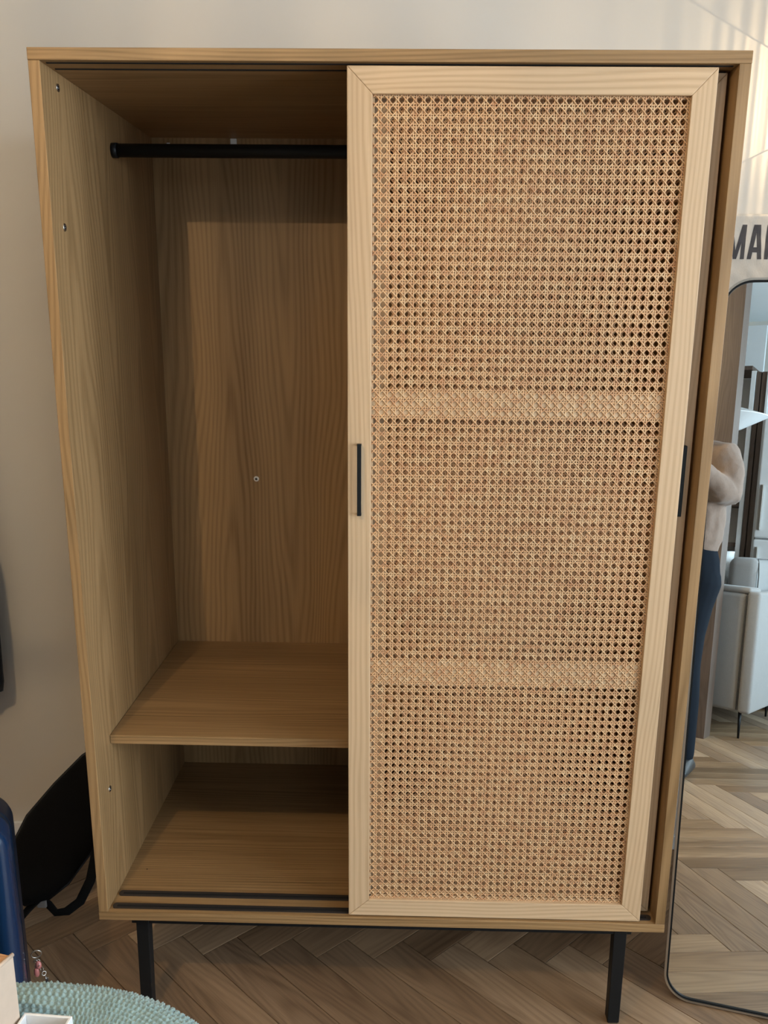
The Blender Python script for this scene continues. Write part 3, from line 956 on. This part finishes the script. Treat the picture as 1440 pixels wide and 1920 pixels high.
f_ = shell('front_shell', SYF, ym - .006, .055, SX0, SX1, SZ0, SZ1 - .004, navy, 1)
# rear shell: mirrored
bmr = new_bm(); out = rrect(SX0, SZ0, SX1, SZ1, .055, 10); rings = []
for ins, y in ((0, ym + .006), (0, SYB - .022), (.004, SYB - .008), (.012, SYB - .002), (.024, SYB)):
    k = rrect(SX0 + ins, SZ0 + ins, SX1 - ins, SZ1 - ins, .055 - ins * .6, 10); rings.append([bmr.verts.new((p[0], y, p[1])) for p in k])
for a, b in zip(rings, rings[1:]):
    for i in range(len(a)): bmr.faces.new((a[i], a[(i + 1) % len(a)], b[(i + 1) % len(a)], b[i]))
bmr.faces.new(rings[0]); bmr.faces.new(rings[-1])
autosmooth(finish('rear_shell', bm_done(bmr, 'rear_shell'), plain('dark_navy_shell', (.004, .010, .024), .35), sc_), 50)
bm = new_bm(); bm_prism(bm, rrect(SX0 + .002, SZ0 + .002, SX1 - .002, SZ1 - .003, .054, 10), 'Y', ym - .006, ym + .006)
finish('zip_band', bm_done(bm, 'zip_band'), navy_dk, sc_)
for k in range(4):                       # upright ribs of the front shell
    xx = SX0 + .075 + k * .085
    bm = new_bm(); bm_prism(bm, rrect(xx, SZ0 + .075, xx + .022, SZ1 - .085, .010, 5), 'Y', SYF - .0075, SYF - .003, .001, 1)
    finish('shell_rib', bm_done(bm, 'shell_rib'), navy, sc_)
tube('carry_handle', [(-.44, ym + .03, SZ1 - .002), (-.43, ym + .03, SZ1 + .022), (-.28, ym + .03, SZ1 + .022), (-.27, ym + .03, SZ1 - .002)], .007, black_m, sc_)
for x in (SX0 + .05, SX1 - .05):
    for y in (SYF + .032, SYB - .032):
        w_ = lathe('wheel', [(.001, x - .010), (.021, x - .010), (.024, x - .006), (.024, x + .006), (.021, x + .010), (.001, x + .010)], (0, y, .024), black_m, sc_, axis='X', n=20)
        box('wheel_fork', (x - .014, y - .012, .030), (x + .014, y + .012, .052), black_m, w_, bev=.003)
sc_.location = (-.296, -.211, 0); sc_.rotation_euler = (0, 0, R(20))
# key-ring charm clipped to the zip
kc = root('keychain', 'silver key ring with pink charms hanging on the blue suitcase', 'keychain', (-.104, -.085, .168))
pink = plain('pink_enamel', (.62, .22, .20), .35)
def tor(nm, c, r, t, mat, par, tilt=(0, 0)):
    pts = []
    for k in range(17):
        a = 2 * math.pi * k / 16
        v = Matrix.Rotation(tilt[0], 3, 'Z') @ Matrix.Rotation(tilt[1], 3, 'X') @ Vector((r * math.cos(a), 0, r * math.sin(a)))
        pts.append(Vector(c) + v)
    bm = new_bm(); bm_tube(bm, pts, t, 6, cap=False); return finish(nm, bm_done(bm, nm), mat, par, smooth=True)
kx, ky = -.104, -.085
tor('split_ring', (kx, ky, .228), .010, .0013, metal_m, kc, (.4, .2))
for k in range(5): tor('chain_link', (kx + .003 + k * .0042, ky - .002 - k * .002, .214 - k * .0085), .0042, .0009, metal_m, kc, (k * 1.3, .3))
for k in range(4): tor('chain_link', (kx - .002 + k * .0005, ky - .002, .212 - k * .008), .004, .0009, metal_m, kc, (k * 1.4, .2))
bm = new_bm(); bmesh.ops.create_uvsphere(bm, u_segments=12, v_segments=8, radius=.0065); bm.transform(Matrix.Translation((kx + .004, ky - .004, .205)) @ Matrix.Diagonal((1, .7, 1.5, 1)))
finish('charm', bm_done(bm, 'charm'), pink, kc, smooth=True)
bm = new_bm(); bmesh.ops.create_uvsphere(bm, u_segments=12, v_segments=8, radius=.006); bm.transform(Matrix.Translation((kx - .001, ky - .004, .187)) @ Matrix.Diagonal((1, .7, 1.9, 1)))
finish('charm', bm_done(bm, 'charm'), pink, kc, smooth=True)
box('tag_plate', (kx + .020, ky - .014, .168), (kx + .026, ky - .010, .182), metal_m, kc, bev=.001)

# ================================================================== BLACK MESH BAG
bag_m = fabric('black_mesh_fabric', (0.005, 0.005, 0.0055), 500, .9, .95, .0)
bg = root('mesh_bag', 'long black mesh bag leaning diagonally between the suitcase and the wardrobe', 'bag', (-.28, .45, 0))
AXP = [Vector(p) for p in ((-.315, .285, .085), (-.300, .300, .119), (-.273, .340, .150), (-.244, .400, .200), (-.190, .455, .262), (-.140, .505, .325), (-.105, .540, .375), (-.085, .560, .405))]
AXW = [(.026, .02), (.068, .040), (.084, .055), (.093, .066), (.092, .066), (.080, .06), (.050, .045), (.012, .012)]
bm = new_bm(); rings = []
ax = (AXP[-1] - AXP[0]).normalized(); sd = Vector((0, 1, 0)).cross(ax).normalized(); dp = ax.cross(sd)
for pc, (w_, t_) in zip(AXP, AXW):
    ring = []
    for k in range(28):
        a = 2 * math.pi * k / 28
        ca, sa = math.cos(a), math.sin(a)
        ring.append(bm.verts.new(pc + sd * w_ * math.copysign(abs(ca) ** .62, ca) + dp * t_ * math.copysign(abs(sa) ** .62, sa)))
    rings.append(ring)
for a, b in zip(rings, rings[1:]):
    for k in range(28): bm.faces.new((a[k], a[(k + 1) % 28], b[(k + 1) % 28], b[k]))
bm.faces.new(rings[0]); bm.faces.new(rings[-1])
finish('bag_body', bm_done(bm, 'bag_body'), bag_m, bg, smooth=True)
for s in (-1, 1):
    tube('piping', [pc + sd * s * w_[0] - dp * .012 for pc, w_ in list(zip(AXP, AXW))[1:-1]], .004, black_m, bg, n=8)
strap_m = fabric('black_webbing', (0.007, 0.008, 0.009), 700, .6, .9, .0)
tube('strap', [(-.060, .33, .34), (-.090, .31, .265), (-.112, .30, .214), (-.131, .30, .138), (-.162, .30, .076), (-.198, .30, .046), (-.226, .30, .042), (-.243, .30, .066), (-.262, .30, .085)], 0, strap_m, bg, n=10, flat=(.012, .0035))
tube('strap', [(-.262, .30, .085), (-.285, .285, .065), (-.310, .28, .035), (-.340, .29, .012)], 0, strap_m, bg, n=10, flat=(.016, .004))
box('buckle', (-.268, .288, .062), (-.244, .297, .084), plain('grey_plastic', (.25, .25, .25), .4), bg, bev=.003)

# ================================================================== COAT AT THE LEFT EDGE (guessed, added partly to darken the lower wall)
ct = root('coat', 'guessed dark navy coat on a wall hook at the far left edge, added partly to darken the wall', 'coat', (-.66, .60, 0))
bm = new_bm(); rings = []
for z, w_, t_ in ((.50, .175, .060), (.53, .180, .066), (.70, .184, .066), (.85, .182, .062), (.95, .172, .060), (1.02, .150, .058), (1.09, .105, .048), (1.14, .045, .035), (1.16, .020, .018)):
    rings.append([bm.verts.new((-.640 + w_ * math.cos(t) * (1 + .05 * math.sin(9 * t + z * 3)), .625 + t_ * math.sin(t) * (1 + .16 * math.sin(11 * t + z * 2)), z)) for t in [2 * math.pi * k / 72 for k in range(72)]])
for a, b in zip(rings, rings[1:]):
    for k in range(72): bm.faces.new((a[k], a[(k + 1) % 72], b[(k + 1) % 72], b[k]))
bm.faces.new(rings[0]); bm.faces.new(rings[-1])
finish('coat_body', bm_done(bm, 'coat_body'), fabric('navy_wool', (.012, .016, .026), 400, .5, .95, .2), ct, smooth=True)
tube('coat_hook', [(-.640, YB, 1.20), (-.640, .66, 1.19), (-.640, .640, 1.21)], .005, metal_m, ct)
tube('hanging_loop', [(-.650, .625, 1.155), (-.647, .640, 1.198), (-.633, .640, 1.198), (-.630, .625, 1.155)], .003, black_m, ct, n=8)

# ================================================================== WHAT THE MIRROR REFLECTS
# brown tall cabinet end
cb = root('tall_cabinet', 'full-height brown wood cabinet end reflected in the mirror behind the person', 'cabinet', (.30, -2.9, 0))
box('side_board', (.455, -2.960, 0), (.558, -2.836, ZC - .002), brown_z, cb, bev=.001)
box('front_board', (.00, -2.955, 0), (.451, -2.845, ZC - .002), brown_z, cb, bev=.001)
# bookcase
bc = root('bookcase', 'white-backed built-in bookcase with brown shelves reflected beyond the sofa', 'bookcase', (-.2, -4.4, 0))
box('back_board', (-.70, -4.56, 0), (.306, -4.53, 2.62), white_m, bc)
for z in (.40, .76, 1.055, 1.33, 1.615, 1.92, 2.25): box('shelf', (-.70, -4.53, z), (.306, -4.22, z + .028), brown_z, bc)
box('side_board', (.308, -4.56, 0), (.336, -4.20, 2.24), white_m, bc, label='white upright trim')
box('side_board', (-.72, -4.56, 0), (-.70, -4.20, 2.62), white_m, bc)
# brown closet
cl = root('closet', 'narrow brown wood closet with a dark centre gap reflected between white trims', 'closet', (.37, -4.4, 0))
box('closet_body', (.338, -4.56, 0), (.408, -4.235, 2.235), sub_m, cl)
box('closet_door', (.338, -4.235, .02), (.3665, -4.215, 2.235), brown_z, cl)
box('closet_door', (.3745, -4.235, .02), (.408, -4.215, 2.235), brown_z, cl)
box('trim_1', (.4095, -4.56, 0), (.424, -4.20, 2.235), white_m, bev=.001, kind='structure')
# fridge
fg = root('refrigerator', 'white two-door refrigerator reflected at the right edge of the mirror', 'refrigerator', (.75, -4.4, 0))
box('fridge_body', (.432, -4.66, .03), (1.05, -4.17, 1.93), white_m, fg, bev=.01, seg=3)
for z0, z1 in ((.05, 1.115), (1.125, 1.92)):
    dr = box('fridge_door', (.434, -4.168, z0), (1.048, -4.12, z1), white_m, fg, bev=.012, seg=3)
    hz = z1 - .05 if z1 < 1.5 else z0 + .05
    box('handle', (.455, -4.12, min(hz, hz + (-.3 if z1 < 1.5 else .3))), (.475, -4.095, max(hz, hz + (-.3 if z1 < 1.5 else .3))), metal_m, dr, bev=.004)
# pendant with shallow double-cone shade
pd = root('pendant_shade_lamp', 'white shallow cone pendant shade reflected high in the mirror', 'lamp', (.40, -3.30, 1.8))
lathe('shade', [(.004, 1.70), (.10, 1.735), (.245, 1.811), (.247, 1.815), (.10, 1.858), (.02, 1.885), (.004, 1.886)], (.385, -3.30, 0), white_m, pd, n=40, smooth=False)
tube('cord', [(.385, -3.30, 1.885), (.385, -3.30, ZC)], .002, black_m, pd, n=6)

# sofa
sofa_m = fabric('grey_sofa_fabric', (0.34, 0.325, 0.31), 500, .4, .9, .25)
seam_m = fabric('dark_seam', (0.07, 0.065, 0.06))
sf = root('sofa', 'light grey fabric sofa on thin black legs reflected in the mirror', 'sofa', (.35, -3.5, 0))
box('seat_base', (-.10, -3.93, .15), (.69, -3.08, .42), sofa_m, sf, bev=.03, seg=3)
def rot_box(nm, lo, hi, ang, piv, mat, bev, seg=3):
    M = Matrix.Translation(piv) @ Matrix.Rotation(R(ang), 4, 'Z') @ Matrix.Translation(-Vector(piv))
    bm = new_bm(); bm_box(bm, lo, hi, bev, seg, M); return finish(nm, bm_done(bm, nm), mat, sf, smooth=False)
pv = Vector((.752, -2.965, 0))
autosmooth(rot_box('armrest', (-.10, -3.11, .150), (.672, -2.965, .800), 15, pv, sofa_m, .022))
autosmooth(rot_box('arm_pad', (-.06, -3.10, .800), (.690, -2.975, .835), 15, pv, sofa_m, .016))
autosmooth(rot_box('backrest', (.682, -3.98, .150), (.752, -2.967, .815), 3, pv, sofa_m, .018))
autosmooth(rot_box('armrest', (-.12, -3.98, .150), (.672, -3.88, .800), 0, pv, sofa_m, .022))
autosmooth(box('seat_cushion', (-.08, -3.86, .42), (.66, -3.12, .56), sofa_m, sf, bev=.04, seg=4))
cu = autosmooth(box('back_cushion', (.505, -3.66, .56), (.675, -3.22, .995), sofa_m, sf, bev=.05, seg=5))
tube('piping', [(.676, -3.24, .60), (.676, -3.235, .9), (.668, -3.25, .965), (.655, -3.29, .992), (.655, -3.58, .992)], .003, seam_m, cu, n=6)
M = Matrix.Translation(pv) @ Matrix.Rotation(R(15), 4, 'Z') @ Matrix.Translation(-pv)
for x_ in (.674, .684): tube('seam', [M @ Vector((x_, -2.962, .165)), M @ Vector((x_ - .002, -2.962, .45)), M @ Vector((x_, -2.962, .79))], .0022, seam_m, sf, n=6)
for x_, y_ in ((.690, -3.04), (-.04, -3.07), (.66, -3.90), (-.04, -3.90)):
    tube('leg', [(x_, y_, 0), (x_ - .004, y_ - .004, .16)], [.006, .010], black_m, sf, n=10)
# lace pillow
pw = new_bm()
bmesh.ops.create_grid(pw, x_segments=24, y_segments=24, size=.5)
top = list(pw.verts)
me = bpy.data.meshes.new('pillow')
Vp, Fp = [], []
N = 24
for side in (1, -1):
    for j in range(N + 1):
        for i in range(N + 1):
            u, v = i / N * 2 - 1, j / N * 2 - 1
            b = max(0, (1 - u ** 4) * (1 - v ** 4)) ** .5
            pin = 1 - .07 * (1 - abs(u * v))
            ruff = .012 * math.sin(14 * u) * (abs(v) > .9) + .012 * math.sin(14 * v) * (abs(u) > .9)
            Vp.append((side * .06 * b + ruff + .008 * mn.noise(Vector((u * 3, v * 3, side))), u * .19 * pin, v * .19 * pin + .22))
for side in (0, 1):
    o_ = side * (N + 1) ** 2
    for j in range(N):
        for i in range(N):
            q = (o_ + j * (N + 1) + i, o_ + j * (N + 1) + i + 1, o_ + (j + 1) * (N + 1) + i + 1, o_ + (j + 1) * (N + 1) + i)
            Fp.append(q if side else q[::-1])
pw.free()
me.from_pydata(Vp, [], Fp); me.update()
me.transform(Matrix.Translation((.33, -3.36, .62)) @ Matrix.Rotation(R(65), 4, 'Z') @ Matrix.Rotation(R(-10), 4, 'Y'))
pl = finish('pillow', me, fabric('white_lace', (0.82, 0.83, 0.82), 120, .9, .9, .2, .05), smooth=True)
tag(pl, 'white lace-edged pillow leaning on the grey sofa, reflected in the mirror', 'pillow')

# ================================================================== THE PHOTOGRAPHER (seen in the mirror)
skin_m = plain('skin', (0.55, 0.34, 0.25), .5, noise_amt=.05)
knit_m = fabric('beige_wool_knit', (0.27, 0.20, 0.16), 260, .8, .95, .2)
trouser_m = fabric('navy_trouser_cloth', (0.008, 0.012, 0.019), 600, .3, .9, .0)
shoe_m = plain('black_shoe', (.02, .02, .02), .4)
hair_m = plain('dark_brown_hair', (.035, .02, .013), .45, noise_amt=.5, nscale=200)
pr_ = root('person', 'person in beige knitted sweater and dark trousers holding up a phone, seen in the mirror', 'person', (.61, -1.97, 0))
CXP = .612
def soft_body(name, chains, mat, voxel, smooth):
    """chains of (point, rx, ry) sections -> one continuous skin: overlapping limbs fused and relaxed"""
    bm = new_bm()
    for ch in chains:
        pts = [P3(c[0]) for c in ch]; rings = []; n = 16; px = None
        ext = []
        for i, c in enumerate(ch): ext.append((pts[i], c[1], c[2] if len(c) > 2 else c[1]))
        d0 = (pts[0] - pts[1]).normalized(); d1 = (pts[-1] - pts[-2]).normalized()
        def cap(p, d, a, b, rev):
            r_ = min(a, b); o_ = [(p + d * r_ * t, a * math.sqrt(1 - t * t), b * math.sqrt(1 - t * t)) for t in (.45, .8, .97)]
            return o_[::-1] if rev else o_
        ext = cap(ext[0][0], d0, ext[0][1], ext[0][2], True) + ext + cap(ext[-1][0], d1, ext[-1][1], ext[-1][2], False)
        for i, (p, a, b) in enumerate(ext):
            d = (ext[min(i + 1, len(ext) - 1)][0] - ext[max(i - 1, 0)][0]).normalized()
            ref = Vector((1, 0, 0))
            if abs(d.x) > .9: ref = Vector((0, 0, 1))
            x = (ref - d * ref.dot(d)).normalized(); y = d.cross(x)
            rings.append([bm.verts.new(p + x * a * math.cos(2 * math.pi * k / n) + y * b * math.sin(2 * math.pi * k / n)) for k in range(n)])
        for a, b in zip(rings, rings[1:]):
            for k in range(n): bm.faces.new((a[k], a[(k + 1) % n], b[(k + 1) % n], b[k]))
        bm.faces.new(rings[0][::-1]); bm.faces.new(rings[-1])
    for f in bm.faces: f.smooth = True
    bmesh.ops.recalc_face_normals(bm, faces=bm.faces)
    me = bpy.data.meshes.new(name); bm.to_mesh(me); bm.free()
    o = finish(name, me, mat, pr_, smooth=True)
    r_ = o.modifiers.new('Remesh', 'REMESH'); r_.mode = 'VOXEL'; r_.voxel_size = voxel; r_.use_smooth_shade = True
    if smooth:
        s_ = o.modifiers.new('Smooth', 'SMOOTH'); s_.factor = .5; s_.iterations = smooth
    return o
def Xs(s, v): return (CXP + s * v[0], v[1], v[2])
ARM = [(.132, -1.965, 1.445), (.168, -1.945, 1.36), (.176, -1.925, 1.268), (.130, -1.84, 1.320), (.075, -1.745, 1.392)]
body = [[((CXP, -1.975, .93), .132, .092), ((CXP, -1.975, 1.02), .120, .088), ((CXP, -1.975, 1.13), .112, .085), ((CXP, -1.975, 1.28), .140, .100), ((CXP, -1.975, 1.40), .145, .090), ((CXP, -1.97, 1.47), .085, .062)],
        [((CXP, -1.968, 1.45), .055, .055), ((CXP - .014, -1.955, 1.52), .050, .052), ((CXP - .026, -1.950, 1.585), .048, .055)],
        [((CXP - .030, -1.938, 1.578), .038, .055), ((CXP - .030, -1.935, 1.615), .062, .080), ((CXP - .030, -1.940, 1.665), .074, .092), ((CXP - .030, -1.948, 1.715), .076, .092), ((CXP - .030, -1.955, 1.745), .056, .068)],
        [((CXP - .030, -1.858, 1.668), .009), ((CXP - .030, -1.848, 1.640), .013)]]
HAND = {}
for s in (1, -1):
    body.append([(Xs(s, ARM[0]), .055), (Xs(s, ARM[1]), .046), (Xs(s, ARM[2]), .038), (Xs(s, ARM[3]), .036), (Xs(s, ARM[4]), .026)])
    palm = Vector((.632 + s * .056, -1.702, 1.405)); HAND[s] = palm
    body.append([(Xs(s, ARM[4]), .024, .020), (tuple(palm - Vector((s * -.004, .020, .028))), .022, .018), (tuple(palm + Vector((0, 0, -.012))), .014, .032), (tuple(palm + Vector((0, .002, .026))), .011, .026)])
    for k, ln in enumerate((.050, .060, .056, .044)):
        z = palm.z + .030 - k * .0185
        body.append([((palm.x, palm.y + .004, z), .0085), ((palm.x - s * ln * .25, palm.y + .020, z + .003), .0082), ((palm.x - s * ln * .70, palm.y + .024, z + .005), .0075), ((palm.x - s * ln * 1.05, palm.y + .021, z + .004), .0062)])
    body.append([((palm.x + s * .004, palm.y - .008, palm.z - .022), .0105), ((palm.x - s * .006, palm.y - .020, palm.z - .006), .0095), ((palm.x - s * .024, palm.y - .021, palm.z + .008), .0078)])
    body.append([((CXP + s * .075, -1.975, .88), .070, .078), ((CXP + s * .066, -1.970, .77), .056, .064), ((CXP + s * .060, -1.962, .64), .046, .054), ((CXP + s * .060, -1.955, .50), .042, .046), ((CXP + s * .064, -1.975, .34), .040, .046), ((CXP + s * .072, -1.985, .10), .031, .035)])
    body.append([((CXP + s * .078, -2.00, .045), .032, .030), ((CXP + s * .085, -1.87, .035), .036, .022)])
    body.append([((CXP - .030 + s * .076, -1.950, 1.648), .009, .016), ((CXP - .030 + s * .078, -1.952, 1.678), .009, .018)])
soft_body('body', body, skin_m, .0035, 4)
sw = [[((CXP, -1.975, 1.075), .160, .118), ((CXP, -1.975, 1.14), .163, .122), ((CXP, -1.975, 1.27), .160, .122), ((CXP, -1.975, 1.38), .160, .108), ((CXP, -1.972, 1.445), .125, .088), ((CXP, -1.968, 1.50), .066, .064)]]
for s in (1, -1):
    sw.append([(Xs(s, (.09, -1.968, 1.455)), .060, .060), (Xs(s, ARM[0]), .076), (Xs(s, (.152, -1.957, 1.40)), .072), (Xs(s, ARM[1]), .068), (Xs(s, ARM[2]), .062), (Xs(s, (.155, -1.885, 1.288)), .064), (Xs(s, ARM[3]), .052), (Xs(s, (.086, -1.765, 1.377)), .036)])
sweater = soft_body('sweater', sw, knit_m, .008, 6)
tx = bpy.data.textures.new('knit_folds', 'CLOUDS'); tx.noise_scale = .06
dm = sweater.modifiers.new('Folds', 'DISPLACE'); dm.texture = tx; dm.strength = .014; dm.mid_level = .5
tr_ = [[((CXP, -1.975, .90), .166, .118), ((CXP, -1.975, .98), .156, .112), ((CXP, -1.975, 1.07), .128, .10)]]
for s in (1, -1):
    tr_.append([((CXP + s * .080, -1.975, .88), .092, .102), ((CXP + s * .068, -1.970, .77), .076, .088), ((CXP + s * .060, -1.962, .64), .064, .074), ((CXP + s * .060, -1.955, .50), .059, .066), ((CXP + s * .064, -1.975, .34), .058, .066), ((CXP + s * .072, -1.985, .09), .048, .054)])
soft_body('trousers', tr_, trouser_m, .008, 5)
for s in (1, -1):
    bm = new_bm(); rings = []
    cx0 = CXP + s * .082
    for y, w_, h in ((-2.045, .012, .03), (-2.04, .036, .07), (-1.99, .044, .095), (-1.93, .046, .075), (-1.87, .050, .062), (-1.82, .044, .050), (-1.795, .020, .025)):
        rings.append([bm.verts.new((cx0 + w_ * math.cos(t), y, max(0.001, h * (math.sin(t) * .5 + .5)))) for t in [2 * math.pi * k / 16 for k in range(16)]])
    for a, b in zip(rings, rings[1:]):
        for k in range(16): bm.faces.new((a[k], a[(k + 1) % 16], b[(k + 1) % 16], b[k]))
    bm.faces.new(rings[0]); bm.faces.new(rings[-1])
    finish('shoe', bm_done(bm, 'shoe'), shoe_m, pr_, smooth=True)
# --- head details
def ell(nm, c, r, mat, par=None, seg=20):
    bm = new_bm(); bmesh.ops.create_uvsphere(bm, u_segments=seg, v_segments=seg // 2, radius=1.0)
    bm.transform(Matrix.Translation(c) @ Matrix.Diagonal((*r, 1))); return finish(nm, bm_done(bm, nm), mat, par or pr_, smooth=True)
bm = new_bm()
bmesh.ops.create_uvsphere(bm, u_segments=32, v_segments=24, radius=1.0)
for v in list(bm.verts):
    if v.co.y > .30 and v.co.z < .42: v.co.y = .30 - (v.co.y - .30) * .5
    if v.co.z < -.2: v.co.z = v.co.z * 1.75; v.co.x *= .95
bm.transform(Matrix.Translation((CXP - .030, -1.953, 1.708)) @ Matrix.Diagonal((.092, .110, .116, 1)))
finish('hair', bm_done(bm, 'hair'), hair_m, pr_, smooth=True)
for s in (1, -1):
    e = ell('eye', (CXP - .030 + s * .030, -1.872, 1.672), (.0115, .009, .009), plain('eye_white', (.8, .78, .75), .2), seg=14)
    ell('iris', (CXP - .030 + s * .030, -1.8645, 1.672), (.005, .003, .005), plain('iris_brown', (.06, .03, .015), .2), e, seg=10)
    ell('eyebrow', (CXP - .030 + s * .030, -1.862, 1.690), (.017, .004, .0028), hair_m, seg=12)
ell('mouth', (CXP - .030, -1.860, 1.612), (.021, .006, .0055), plain('lips', (.45, .17, .14), .45), seg=14)
# phone, lens just in front of which the picture is taken
ph = root('phone', 'black smartphone held up in both hands by the person', 'phone', (.632, -1.677, 1.44))
PM = Matrix.Translation((.632, -1.6955, 1.440)) @ Matrix.Rotation(R(-15), 4, 'X')
bm = new_bm(); bm_prism(bm, rrect(-.0375, -.075, .0375, .075, .010, 6), 'Y', -.004, .004, .0008, 1); bm.transform(PM)
finish('phone_body', bm_done(bm, 'phone_body'), plain('graphite_phone', (.03, .03, .035), .3), ph)
bm = new_bm(); bm_prism(bm, rrect(-.035, -.0725, .035, .0725, .008, 6), 'Y', -.0046, -.0040); bm.transform(PM)
finish('screen', bm_done(bm, 'screen'), plain('screen_glass', (.01, .01, .012), .08), ph)
bm = new_bm(); bm_lathe(bm, [(.0005, .0050), (.0055, .0050), (.006, .0040)], (.020, 0, .060), 16, axis='Y'); bm.transform(PM)
finish('lens', bm_done(bm, 'lens'), groove_m, ph)
